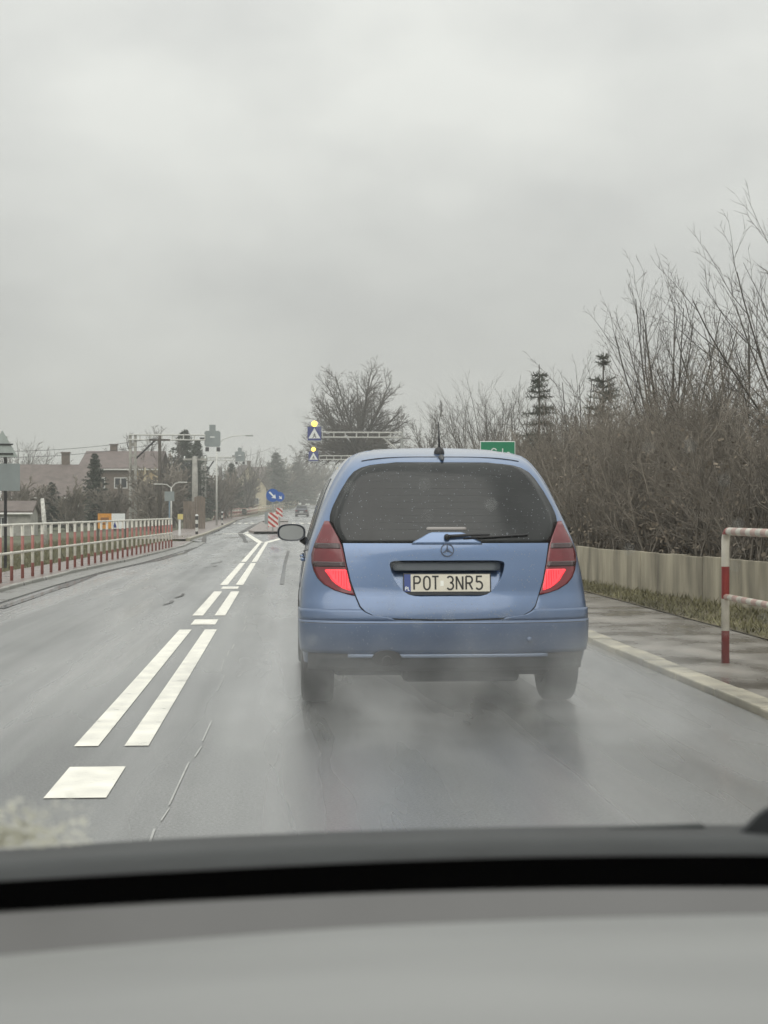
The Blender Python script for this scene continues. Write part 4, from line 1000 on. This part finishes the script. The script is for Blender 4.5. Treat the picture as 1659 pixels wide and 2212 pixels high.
# ------------------------------------------------------------------ poles, lamps, bollards on the left
def pole(name, label, cat, u, v_top, Y, r0, r1, m, lean=0.0, n=8):
    q = P(u, v_top, Y); g = zr(Y); t = thing(name, label, cat, (q.x, Y, g - .03)); h = q.z - g
    mb = MB(); mb.tube([(0, 0, 0), (lean, 0, h)], [r0, r1], n); mb.build('shaft', m, t, smooth=True); return t, h
t, h = pole('utility_pole', 'dark slim pole right of the balcony house', 'pole', 345, 940, 90, .12, .09, M_bark)
mb = MB(); mb.box((0, 0, h - .25), (1.2, .1, .1)); mb.build('crossarm', M_bark, t)
t, h = pole('utility_pole', 'thick pale concrete pole beside the wooden fence', 'pole', 421, 985, 104, .24, .17, M_conc)
mb = MB(); mb.box((0, 0, h - .2), (1.6, .12, .12)); mb.build('crossarm', M_conc, t)
for e in (-.7, 0, .7): mb = MB(); mb.lathe((e, 0, h - .02), [(-.14, .03), (-.1, .05), (0, .05), (.06, .02)], 'z', 8); mb.build('insulator', M_signwhite, t)
t, h = pole('lamp_post', 'slender pale post right of the overhead sign box', 'pole', 468, 962, 118, .08, .055, M_pale)
mb = MB(); mb.tube([(0, 0, h - .02), (.5, 0, h + .5), (1.3, 0, h + .75), (2.2, 0, h + .8)], .04, 6); mb.build('lamp_arm', M_pale, t); mb = MB(); mb.box((2.5, 0, h + .78), (.6, .2, .1)); mb.build('lamp_head', M_grey, t)
t, h = pole('street_lamp', 'low street lamp with two angled heads before the conifers', 'street lamp', 370, 1052, 88, .05, .04, M_pale)
mb = MB(); mb.tube([(0, 0, h - .02), (.25, 0, h + .25), (.55, 0, h + .3)], .03, 6); mb.build('lamp_arm', M_pale, t); mb = MB(); mb.box((.65, 0, h + .3), (.5, .16, .07)); mb.build('lamp_head', M_pale, t)
mb = MB(); mb.tube([(0, 0, h - .02), (-.25, 0, h + .16), (-.6, 0, h + .2)], .03, 6); mb.build('lamp_arm', M_pale, t); mb = MB(); mb.box((-.8, 0, h + .2), (.4, .16, .06)); mb.build('lamp_head', M_pale, t)
q = P(366, 1072, 70); t = thing('road_sign', 'grey back of a square sign on a bluish post beyond the railing end', 'road sign', (q.x, 70, 0)); mb = MB(); mb.tube([(0, .03, 0), (0, .03, q.z)], .035, 8); mb.build('post', mat('blue_grey_post', (0.20, 0.27, 0.33), .5), t)
mb = MB(); mb.box((0, 0, q.z), (.44, .02, .44)); mb.build('plate', M_back, t)
q = P(388, 1112, 75); t = thing('marker_post', 'small yellow and white marker post near the railing end', 'marker post', (q.x, 75, -.03)); mb = MB(); mb.box((0, 0, .5), (.10, .08, 1.0)); mb.build('stake', M_signwhite, t)
mb = MB(); mb.box((.04, -.05, 1.02), (.26, .05, .26)); mb.build('plate', mat('marker_yellow', (.62, .52, .20), .5), t)
BW = stripe_mat('black_white_bands', (.03, .03, .03), (.7, .7, .66), .2)
for u, Y, lb in ((425, 80, 'black and white banded bollard left of the side turning'), (480, 120, 'farther black and white banded bollard by the far railing')):
    q = P(u, CV, Y); t = thing('bollard', lb, 'bollard', (q.x, Y, zr(Y)), 0, 'banded bollards on the left kerb'); mb = MB(); mb.tube([(0, 0, -.02), (0, 0, 1.02)], .075, 10); mb.build('shaft', BW, t); mb = MB(); mb.lathe((0, 0, 1.02), [(0, .085), (.04, .08), (.07, .03), (.075, 0)], 'z', 10); mb.build('cap', M_signwhite, t)
q = P(241, 1125, 56); t = thing('banner', 'orange and white advertising banner behind the long railing', 'banner', (q.x, 56, -.03)); W_ = 58 * 56 / F
M_or = mat('banner_orange', (.60, .27, .05), .5, var=.15)
mb = MB(); mb.box((-W_ * .25, 0, .92), (W_ * .5, .02, .55)); mb.build('orange_panel', M_or, t); mb = MB(); mb.box((W_ * .25, 0, .92), (W_ * .5 - .004, .02, .55)); mb.build('white_panel', M_signwhite, t)
mb = MB(); mb.box((-W_ * .25, -.014, 1.0), (W_ * .3, .005, .1)); mb.box((-W_ * .28, -.014, .82), (W_ * .22, .005, .07)); mb.build('print', mat('print_dark', (.25, .12, .05), .6), t)
mb = MB(); mb.add([(W_ * .05, -.014, .68), (W_ * .2, -.014, .68), (W_ * .12, -.014, .9)], [(0, 1, 2)]); mb.build('print', M_navy, t)
for e in (-.5, .5): mb = MB(); mb.box((e * W_, .03, .6), (.05, .05, 1.25)); mb.build('stake', M_bark, t)
q = P(93, 1075, 58); t = thing('birch_stem', 'leaning white birch stem standing behind the railing', 'tree trunk', (q.x + .1, 58, -.03)); mb = MB(); mb.tube([(0, 0, 0), (-.05, 0, .8), (-.13, 0, q.z)], [.10, .085, .07], 8); mb.build('stem', M_birch, t, smooth=True)

# wooden fence by the concrete pole
wf_ = thing('board_fence', 'tall brown vertical board fence at the foot of the concrete pole', 'fence', (P(405, CV, 101).x, 101, 0)); M_wood = mat('grey_brown_wood', (.17, .135, .105), .8, var=.3, scale=3, stretch=(4, 4, .5))
x0, x1 = P(398, CV, 101).x, P(443, CV, 101).x; k = 0; x = x0
random.seed(4)
while x < x1:
    mb = MB(); h_ = 1.95 + random.uniform(-.06, .06) + (.25 if x > x0 + .7 else 0); mb.box((x - wf_.location.x, 0, h_ / 2 + .02), (.13, .03, h_)); mb.build('board', M_wood, wf_); x += .145
for z in (.5, 1.5): mb = MB(); mb.box(((x0 + x1) / 2 - wf_.location.x, .04, z), (x1 - x0, .04, .08)); mb.build('rail', M_wood, wf_)

# overhead wires
M_wire = mat('wire', (.05, .05, .05), .6)
def wire(a, b, sag, label):
    a, b = Vector(a), Vector(b); mb = MB(); mb.tube([a.lerp(b, i / 14) - Vector((0, 0, sag * 4 * (i / 14) * (1 - i / 14))) for i in range(15)], .012, 4, False)
    tag(mb.build('overhead_wire', M_wire), label, 'cable', 'overhead wires on the left')
pt = P(345, 945, 90)
wire(P(-150, 972, 75), pt, .35, 'upper overhead wire running left from the slim dark pole')
wire(P(-150, 985, 75), pt - Vector((0, 0, .35)), .35, 'lower overhead wire running left from the slim dark pole')
pt2 = P(421, 990, 104)
wire(pt2, P(585, 968, 150), .4, 'overhead wire running right from the concrete pole')

# ------------------------------------------------------------------ houses
M_roofb = mat('brown_roof', (.13, .105, .095), .7, var=.25, scale=2); M_roofr = mat('red_roof', (.125, .095, .087), .65, var=.2, scale=2)
M_wallg = mat('grey_render', (.22, .20, .18), .85, var=.2, scale=1.2); M_wallc = mat('cream_render', (.48, .42, .30), .8, var=.15, scale=1.5); M_wallb = mat('brown_render', (.15, .12, .10), .85, var=.2)
M_pane = mat('window_pane', (.03, .035, .04), .1); M_fr = mat('window_frame', (.55, .55, .53), .5)
def window(parent, x, z, w_, h_, y):
    mb = MB(); mb.box((x, y + .03, z), (w_, .08, h_)); fr = mb.build('window', M_fr, parent)
    mb = MB(); mb.box((x - w_ * .23, y - .015, z), (w_ * .38, .01, h_ * .82)); mb.build('pane', M_pane, fr)
    mb = MB(); mb.box((x + w_ * .23, y - .015, z), (w_ * .38, .01, h_ * .82)); mb.build('pane', M_pane, fr)
def house(label, X, Y, W_, D_, hw, hr, m_wall, m_roof, axis='x', rz=0.0, over=.35, chim=None, wins=(), door=None, name='house'):
    g = zr(Y) - .05; t = thing(name, label, 'house', (X, Y, g), rz)
    mb = MB()
    if axis == 'x': prof = [(-D_ / 2, 0), (D_ / 2, 0), (D_ / 2, hw), (0, hw + hr), (-D_ / 2, hw)]; mb.prism(prof, lambda p, q: (-W_ / 2, p, q), lambda p, q: (W_ / 2, p, q))
    else: prof = [(-W_ / 2, 0), (W_ / 2, 0), (W_ / 2, hw), (0, hw + hr), (-W_ / 2, hw)]; mb.prism(prof, lambda p, q: (p, -D_ / 2, q), lambda p, q: (p, D_ / 2, q))
    mb.build('wall', m_wall, t)
    mb = MB(); A_ = (D_ if axis == 'x' else W_) / 2; sl = hr / A_; th = .16
    prof = [(-A_ - over, hw - sl * over + .02), (0, hw + hr + .02), (A_ + over, hw - sl * over + .02), (A_ + over, hw - sl * over + th + .02), (0, hw + hr + th + .05), (-A_ - over, hw - sl * over + th + .02)]
    B = (W_ if axis == 'x' else D_) / 2 + over
    if axis == 'x': mb.prism(prof, lambda p, q: (-B, p, q), lambda p, q: (B, p, q))
    else: mb.prism(prof, lambda p, q: (p, -B, q), lambda p, q: (p, B, q))
    rf = mb.build('roof', m_roof, t)
    mb = MB(); mb.tube([(-B, -D_ / 2 - over, hw - sl * over + .02), (B, -D_ / 2 - over, hw - sl * over + .02)], .07, 6); 
    if axis == 'x': mb.build('gutter', M_pale, t)
    for c in (chim or ()):
        mb = MB(); mb.box((c[0], c[1], hw + hr + c[2]), (.6, .6, 1.6)); mb.box((c[0], c[1], hw + hr + c[2] + .82), (.72, .72, .12)); mb.build('chimney', M_wallb, rf)
    for x, z, a, b in wins: window(t, x, z, a, b, -D_ / 2 - .02)
    if door: mb = MB(); mb.box((door, -D_ / 2 - .02, 1.0), (.95, .06, 2.0)); mb.build('door', M_wallb, t)
    return t
xa = P(110, CV, 118).x
house('long low house with grey-brown roof and chimney behind the left railing', xa, 120, 6.2, 9, 2.3, 2.3, M_wallg, M_roofb, 'x', .05, chim=[(.8, .3, .3)], wins=[(-2.0, 1.3, 1.0, .9), (-.2, 1.3, 1.0, .9), (1.8, 1.3, .8, .8)])
xb = P(262, CV, 138).x
hb = house('two-storey house with red eaves and a cream balcony end', xb, 142, 6.6, 8, 4.9, 1.5, M_wallb, M_roofr, 'x', -.06, chim=[(-1.2, .5, .0)], wins=[(-1.8, 3.6, 1.2, 1.0), (.2, 3.6, 1.2, 1.0), (-1.6, 1.3, 1.1, 1.0)])
mb = MB(); mb.box((2.6, -4.45, 2.9), (2.0, .9, .14)); mb.build('balcony_slab', M_wallc, hb); mb = MB(); mb.box((2.6, -4.88, 3.4), (2.0, .08, .85)); mb.build('balcony_rail', M_wallc, hb)
for e in (1.7, 2.5, 3.45): mb = MB(); mb.box((e, -4.85, 3.95), (.12, .12, 2.0)); mb.build('balcony_post', M_wallc, hb)
mb = MB(); mb.box((2.6, -4.06, 3.95), (1.9, .04, 1.9)); mb.build('balcony_wall', mat('ochre_wall', (.42, .33, .2), .8, var=.2), hb)
xc = P(528, CV, 275).x
house('gabled house with brown roof between the overhead signs', xc - .2, 279, 6.4, 8, 4.2, 4.0, M_wallc, M_roofb, 'y', .25, chim=[(.9, 0, .1)], wins=[(-1.2, 1.8, 1.1, 1.2), (1.3, 1.8, 1.1, 1.2), (0, 4.8, .9, .9)])
xd = P(560, CV, 330).x
house('red-brown roofed house behind the gabled house', xd, 334, 8.5, 8, 5.0, 3.4, M_wallb, M_roofr, 'x', .1, wins=[(-2, 2.2, 1, 1), (1, 2.2, 1, 1)])
house('small pale shed with a dark window at the left edge', P(5, CV, 80).x, 82, 2.6, 2.4, 1.2, .45, M_conc, M_roofb, 'x', 0, over=.15, wins=[(-.2, .75, .7, .5)], name='shed')

# ------------------------------------------------------------------ trees on the left
MINR = 0.014
la = bare_tree(71, 9.0, 2.6, 16, 80, ROUND[:4], r=.2, halfw=3.4); lb_ = bare_tree(73, 8.0, 1.6, 10, 40, WISPY, r=.13)
TL_ = [
 ('bare_tree', 'rounded bare tree above the red-eaved house', la, 305, 165, (1.1, 1.1, 1.12), 0, None),
 ('bare_tree', 'misty bare tree left of the overhead beam', la, 235, 190, (.9, .9, .95), 1.3, None),
 ('spruce_tree', 'tall dark spruce behind the left overhead beam', cn3, 398, 150, (2.1, 2.1, 1.5), 0, 1),
 ('spruce_tree', 'shorter spruce between the overhead beam and sign box', cn3, 425, 160, (1.7, 1.7, 1.40), 1, 1),
 ('spruce_tree', 'dense dark spruce in front of the low house', cn3, 205, 105, (.95, .95, .86), 2, 1),
 ('spruce_tree', 'small dark spruce left of the dense spruce', cn3, 112, 100, (.80, .80, .52), 3, 1),
 ('spruce_tree', 'spruce right of the gabled house', cn3, 597, 312, (3.0, 3.0, 1.9), 4, 1),
 ('spruce_tree', 'spruce beside the far overhead sign', cn3, 500, 206, (1.6, 1.6, 1.2), 5, 1),
 ('spruce_tree', 'spruce near the second overhead crossing sign', cn3, 640, 380, (4.0, 4.0, 1.8), 2.5, 1),
 ('bare_tree', 'bare tree at the far left behind the warning sign', lb_, 40, 150, (1.0, 1.0, .92), 2, None),
 ('bare_tree', 'bare tree left of the chimney of the low house', lb_, 100, 170, (1.0, 1.0, .80), 3, None),
 ('bare_tree', 'bare tree behind the slim dark pole', la, 355, 140, (.8, .8, .95), 4, None),
 ('bare_tree', 'bare tree behind the pale lamp post', la, 470, 185, (.8, .8, .75), 5, None),
 ('bare_tree', 'thin bare tree with two spires above the gabled house', lb_, 535, 230, (.8, .8, 1.15), 1, None),
 ('bare_tree', 'bare tree over the far bend of the road', la, 655, 390, (2.4, 2.4, 1.7), 2, None),
 ('bare_tree', 'bare tree beside the car roof left pillar', la, 700, 425, (2.6, 2.6, 1.6), 3, None),
 ('bare_tree', 'bare tree just past the far bend', la, 615, 340, (2.1, 2.1, 1.4), 3.4, None)]
for nm, lab, ms, u, Y, s, rz, con in TL_:
    tree_obj(nm, lab, ms, at_ground(u, Y, 0), rz, s, 'trees among the houses', (None, M_needle if con else None))
# garden shrubs below them
sh = []
for k in range(3):
    rng2 = random.Random(90 + k); s = Segs(); 
    for st in range(10):
        az = rng2.random() * 6.283; tilt = rng2.uniform(.1, .8); grow(rng2, s, Vector((rng2.uniform(-.3, .3), rng2.uniform(-.3, .3), 0)), Vector((math.cos(az) * tilt, math.sin(az) * tilt, 1)).normalized(), rng2.uniform(1.3, 2.0), .03, 0, SHRUB)
    s.r = list(np.array(s.r) * 1.8); s.q = list(np.array(s.q) * 1.8); sh.append(s.mesh('branches', 3))
for k, (u, Y, s, lab) in enumerate(((30, 95, 1.1, 'brown shrub beside the small shed'), (70, 98, .9, 'low shrub right of the small shed'), (150, 96, 1.0, 'shrub between the two dark spruces'), (255, 100, 1.0, 'shrub at the foot of the concrete gantry post'), (315, 104, 1.3, 'shrub under the cream balcony'), (335, 98, 1.1, 'shrub at the foot of the slim dark pole'), (465, 160, 1.6, 'shrub behind the pale lamp post'), (490, 172, 1.8, 'shrub under the far grey overhead sign'), (525, 232, 2.2, 'shrub before the gabled house'), (560, 292, 2.8, 'shrub right of the gabled house door'), (590, 322, 3.0, 'shrub behind the blue arrow sign'), (630, 382, 3.4, 'shrub above the distant dark car'), (670, 404, 4.0, 'shrub at the far bend beside the car mirror'), (380, 110, 1.4, 'shrub behind the low street lamp'), (350, 118, 1.6, 'taller shrub between the slim pole and the street lamp'))):
    t = thing('shrub', lab, 'shrub', at_ground(u, Y, -.03), k * 1.1, 'bare garden shrubs on the left'); s *= 1.35; t.scale = (s, s, s); link('branches', sh[k % 3], M_brush, t)
# far woods closing the view
rng3 = random.Random(7); s = Segs()
for k in range(260):
    X = rng3.uniform(-190, 150); Y = rng3.uniform(370, 480); g = zr(Y)
    if -12 < X - (Y - 300) * .12 < 8 and Y < 420: continue
    hh = rng3.uniform(6, 11)
    s.add((X, Y, g - .3), (X, Y, g + hh), .25, .05)
    for j in range(46):
        z = g + hh * rng3.uniform(.15, .95); az = rng3.random() * 6.283; ln = hh * rng3.uniform(.12, .32)
        d = Vector((math.cos(az), math.sin(az), rng3.uniform(.2, 1.2))).normalized(); a_ = Vector((X, Y, z)); s.add(tuple(a_), tuple(a_ + d * ln), .09, .03)
tag(link('distant_woods', s.mesh('distant_woods', 3), M_twig), 'misty line of bare woods on the horizon', 'woods', kind='stuff')

# ------------------------------------------------------------------ the distant car
q = P(651, CV, 205); fc = thing('saloon_car', 'small dark grey car far ahead near the bend', 'car', (q.x, 205, zr(205)), -.06)
M_fc = mat('dark_grey_paint', (.06, .065, .08), .3, .4, coat=.5)
def loft(secs, name, m, parent):
    mb = MB(); n = len(secs[0][1]); vs = [(x, y, z) for y, pr in secs for x, z in pr]
    fs = [(i * n + k, i * n + (k + 1) % n, (i + 1) * n + (k + 1) % n, (i + 1) * n + k) for i in range(len(secs) - 1) for k in range(n)] + [tuple(range(n)), tuple((len(secs) - 1) * n + k for k in range(n))]
    mb.add(vs, fs); return mb.build(name, m, parent, bevel=.04)
def sec(w_, z0, z1): return [(-w_ * .95, z0), (w_ * .95, z0), (w_, (z0 + z1) / 2), (w_ * .93, z1), (-w_ * .93, z1), (-w_, (z0 + z1) / 2)]
loft([(0, sec(.82, .3, .95)), (.15, sec(.86, .22, 1.0)), (3.2, sec(.86, .22, .95)), (4.2, sec(.75, .25, .75))], 'body', M_fc, fc)
cab = loft([(.15, sec(.78, .95, 1.0)), (.6, sec(.68, .95, 1.44)), (2.2, sec(.68, .95, 1.46)), (3.1, sec(.76, .9, .98))], 'cabin', M_fc, fc)
mb = MB(); mb.add([(-.66, .19, 1.03), (.66, .19, 1.03), (.56, .52, 1.38), (-.56, .52, 1.38)], [(0, 1, 2, 3)]); mb.build('rear_window', M_glass, fc)
mb = MB(); mb.box((0, -.02, .62), (.52, .03, .12)); mb.build('plate', M_signwhite, fc)
for e in (-.66, .66): mb = MB(); mb.box((e, .0, .78), (.26, .06, .16)); mb.build('tail_lamp', M_lens, fc)
mb = MB(); mb.box((0, -.04, .42), (1.55, .1, .2)); mb.build('bumper', mat('grey_bumper', (.20, .20, .2), .6), fc)
for yy in (.75, 3.3):
    for e in (-.76, .76): mb = MB(); mb.lathe((e, yy, .31), [(-.1, 0), (-.1, .3), (.1, .3), (.1, 0)], 'x', 16); mb.build('wheel', M_tyre, fc)

# ------------------------------------------------------------------ the car the picture is taken from
own = thing('own_car', 'dashboard greyed with painted glare and black windscreen edge of the car the view is from', 'car', (0, .75, 1.0))
UU = [-1200, -400, 0, 340, 620, 830, 1062, 1250, 1659, 2100, 2900]
def row(vals, Y):
    """vals: picture heights at u = 0, 340, 620, 830, 1062, 1250, 1659 -> a curved edge across the car at Y metres"""
    us, vv = [0, 340, 620, 830, 1062, 1250, 1659], vals
    uu = np.linspace(-1700, 3300, 60); out = []
    c = np.polyfit(us, vv, 2)
    for u in uu:
        v = np.interp(u, us, vv) if 0 <= u <= 1659 else np.polyval(c, u) + (vv[0] - np.polyval(c, 0) if u < 0 else vv[-1] - np.polyval(c, 1659))
        out.append(P(u, v, Y))
    # soften the kinks
    for _ in range(3): out = [out[0]] + [(out[i - 1] + out[i] * 2 + out[i + 1]) / 4 for i in range(1, len(out) - 1)] + [out[-1]]
    return out
E0 = row([1836, 1812, 1800, 1793, 1787, 1784, 1781], .98)
E1 = row([1898, 1879, 1865, 1855, 1848, 1844, 1842], .82)
E2 = row([1970, 1950, 1937, 1928, 1922, 1918, 1917], .775)
E3 = row([2066, 2036, 2014, 2001, 1992, 1985, 1976], .735)
E4 = row([2064, 2034, 2012, 1999, 1990, 1983, 1974], .690)
E5 = row([2240, 2225, 2216, 2210, 2206, 2202, 2200], .47)
E6 = row([2900, 2900, 2900, 2900, 2900, 2900, 2900], .36)
def strip(name, rows, m, smooth=True):
    mb = MB(); n = len(rows[0]); o = own.location
    vs = [p - o for r_ in rows for p in r_]
    mb.add(vs, [(i * n + k, i * n + k + 1, (i + 1) * n + k + 1, (i + 1) * n + k) for i in range(len(rows) - 1) for k in range(n - 1)])
    return mb.build(name, m, own, smooth=smooth)
def shift(r_, d): return [p + Vector(d) for p in r_]
M_cowl = mat('cowl_plastic', (.026, .029, .030), .6, var=.2, scale=14)
strip('cowl_panel', [shift(E0, (0, .02, -.25)), E0, E1, shift(E1, (0, .004, -.02))], M_cowl)
strip('windscreen_base_strip', [shift(E1, (0, -.002, -.001)), shift(E1, (0, -.012, -.030)), shift(E2, (0, .006, -.022)), E2], mat('matt_black', (.0015, .0015, .0015), .95, spec=0.0))  # near-black strip lining the groove between cowl and dashboard
M_dash = mat('dashboard_glare', (.225, .228, .224), .5, var=.13, scale=3.2, spec=.4, detail=2, stretch=(1, 2.5, 1))  # pale grey and broad variation paint glare and sheen on a dark dashboard
strip('dashboard_ledge', [shift(E2, (0, .001, .0)), shift(E3, (0, 0, -.012))], mat('dashboard_ledge', (.135, .134, .133), .7, var=.06, scale=9, spec=.2))  # darker than the dashboard, with the shade of the slope painted in
strip('dashboard', [shift(E4, (0, .003, -.02)), shift(E4, (0, .002, -.002)), E4, [a.lerp(b, .3) + Vector((0, 0, .002)) for a, b in zip(E4, E5)], E5, E6], M_dash)
# raised block of the cowl and the wiper foot on the right
def slab(us, v_top, v_bot, Y, depth, name, m):
    mb = MB(); o = own.location
    a = [P(u, v, Y) - o for u, v in us]; b = [p + Vector((0, depth, 0)) for p in a]; n = len(a)
    mb.add(a + b, [tuple(range(n)), tuple(range(2 * n - 1, n - 1, -1))] + [(i, i + n, (i + 1) % n + n, (i + 1) % n) for i in range(n)]); mb.build(name, m, own)
slab([(1308, 1800), (1320, 1788), (1440, 1785), (1520, 1782), (1532, 1796), (1532, 1815), (1308, 1815)], 0, 0, .96, .006, 'wiper_rest', mat('wiper_rest', (.03, .034, .035), .6))
slab([(1590, 1805), (1612, 1790), (1640, 1762), (1660, 1748), (1720, 1730), (1820, 1720), (1820, 1830), (1590, 1830)], 0, 0, .93, .006, 'wiper_foot', mat('wiper_foot', (.016, .018, .02), .6))
# the pane itself, clear
m, nt, p_ = new_mat('clear_windscreen'); nt.nodes.remove(p_); tr = nt.nodes.new('ShaderNodeBsdfTransparent'); tr.inputs[0].default_value = (.97, .98, .97, 1); nt.links.new(tr.outputs[0], nt.nodes['Material Output'].inputs[0])
SL = .62
W0 = shift(E1, (0, 0, .001)); W1 = [Vector((p.x * .9, p.y - .72, p.z + .72 * SL)) for p in W0]
strip('windscreen', [W0, W1], m)
# water on the outside of the pane
def on_pane(u, v):
    d = ray(u, v); y0, z0 = .82, P(u, np.interp(u, [0, 340, 620, 830, 1062, 1250, 1659], [1906, 1887, 1873, 1863, 1856, 1852, 1850]), .82).z
    t = (z0 + y0 * SL - H) / (d.z + d.y * SL); return EYE + d * t
NP = Vector((0, SL, 1)).normalized(); TP = Vector((0, -1, SL)).normalized()
def drops(name, label, items, m):
    mb = MB()
    for (u, v, r, e) in items:
        c = on_pane(u, v) + NP * .0006; n = 8; rings = []
        for h_, f in ((0, 1.0), (.16, .85), (.26, .5)):
            rings += [c + Vector((1, 0, 0)) * (r * f * math.cos(k * 2 * math.pi / n)) + TP * (r * e * f * math.sin(k * 2 * math.pi / n)) + NP * (r * h_) for k in range(n)]
        rings.append(c + NP * r * .3)
        fs = [(i * n + k, i * n + (k + 1) % n, (i + 1) * n + (k + 1) % n, (i + 1) * n + k) for i in range(2) for k in range(n)] + [(2 * n + k, 2 * n + (k + 1) % n, 3 * n) for k in range(n)] + ([tuple(range(n))] if m is M_water else [])
        mb.add(rings, fs)
    o = mb.build(name, m, smooth=True); return tag(o, label, 'water', kind='stuff')
M_water = mat('rain_water', (.9, .92, .9), .05, trans=1.0); M_water.node_tree.nodes['Principled BSDF'].inputs['IOR'].default_value = 1.33
M_foam, nt, p_ = new_mat('splashed_water'); nd, lk = nt.nodes, nt.links
tl_ = nd.new('ShaderNodeBsdfTranslucent'); tl_.inputs[0].default_value = (.78, .77, .68, 1); p_.inputs['Base Color'].default_value = (.85, .84, .76, 1); p_.inputs['Roughness'].default_value = .2
mxs = nd.new('ShaderNodeMixShader'); mxs.inputs[0].default_value = .6; lk.new(p_.outputs[0], mxs.inputs[1]); lk.new(tl_.outputs[0], mxs.inputs[2]); lk.new(mxs.outputs[0], nd['Material Output'].inputs[0])
rd = random.Random(12)
its = []
for k in range(300):
    u = abs(rd.gauss(0, 95)) - 12; v = 1832 - abs(rd.gauss(0, 36)) - max(0, u - 120) * .03
    if u > 215: continue
    its.append((u, v, rd.uniform(.0006, .0022), rd.uniform(.6, 1.6)))
for k in range(60): its.append((rd.uniform(0, 180), rd.uniform(1740, 1805), rd.uniform(.0005, .0014), 1))
drops('water_splash', 'pale splash of water at the lower left of the windscreen', its, M_foam)
its = [(rd.uniform(640, 1659), rd.uniform(880, 1480), rd.uniform(.0005, .0012), rd.uniform(.8, 1.2)) for k in range(34)] + [(rd.uniform(0, 1659), rd.uniform(500, 1700), rd.uniform(.0004, .0008), 1) for k in range(10)]
drops('raindrops', 'fine raindrops on the windscreen', its, M_water)

# ------------------------------------------------------------------ spray and haze
def volume_box(name, label, lo, hi, m):
    mb = MB(); c = [(a + b) / 2 for a, b in zip(lo, hi)]; mb.box((0, 0, 0), [b - a for a, b in zip(lo, hi)])
    o = mb.build(name, m); o.location = c; return tag(o, label, name, kind='stuff')
def vol_mat(name, col, dens):
    m = bpy.data.materials.new(name); m.use_nodes = True; nt = m.node_tree; nt.nodes.clear()
    out = nt.nodes.new('ShaderNodeOutputMaterial'); v = nt.nodes.new('ShaderNodeVolumePrincipled'); v.inputs['Color'].default_value = (*col, 1); v.inputs['Density'].default_value = dens; v.inputs['Anisotropy'].default_value = 0.2
    nt.links.new(v.outputs[0], out.inputs['Volume']); return m, nt, v
mh, _, _ = vol_mat('haze', (.93, .94, .93), 0.0012)
volume_box('haze', 'thin grey rain haze over the whole road', (-720, -60, -1.5), (720, 1520, 26), mh)
ms, nt, v = vol_mat('road_spray', (.95, .96, .96), 0.0)
nd, lk = nt.nodes, nt.links
t = nd.new('ShaderNodeTexCoord'); nz = nd.new('ShaderNodeTexNoise'); nz.inputs['Scale'].default_value = 2.3; nz.inputs['Detail'].default_value = 3; nz.inputs['Distortion'].default_value = 0.6
lk.new(t.outputs['Object'], nz.inputs[0])
r = nd.new('ShaderNodeMapRange'); r.inputs[1].default_value = .42; r.inputs[2].default_value = .68; r.inputs[3].default_value = .08; r.inputs[4].default_value = 1
lk.new(nz.outputs[0], r.inputs[0])
sx = nd.new('ShaderNodeSeparateXYZ'); lk.new(t.outputs['Generated'], sx.inputs[0])
def rng_(s, a, b, c, d, interp='SMOOTHSTEP'):
    q = nd.new('ShaderNodeMapRange'); q.interpolation_type = interp; q.inputs[1].default_value = a; q.inputs[2].default_value = b; q.inputs[3].default_value = c; q.inputs[4].default_value = d; lk.new(s, q.inputs[0]); return q.outputs[0]
def mul(a, b):
    q = nd.new('ShaderNodeMath'); q.operation = 'MULTIPLY'; lk.new(a, q.inputs[0])
    if isinstance(b, float): q.inputs[1].default_value = b
    else: lk.new(b, q.inputs[1])
    return q.outputs[0]
d = mul(r.outputs[0], rng_(sx.outputs[2], 0.1, 1, 1, 0)); d = mul(d, rng_(sx.outputs[0], 0, .25, 0, 1)); d = mul(d, rng_(sx.outputs[0], .75, 1, 1, 0))
d = mul(d, rng_(sx.outputs[1], 0, .35, 0, 1)); d = mul(d, rng_(sx.outputs[1], .75, 1, 1, 0)); d = mul(d, 0.62)
lk.new(d, v.inputs['Density'])
volume_box('road_spray', 'fine water spray thrown up behind the wheels of the blue car', (CX - 1.7, 6.6, 0.02), (CX + 1.6, 10.6, .75), ms)
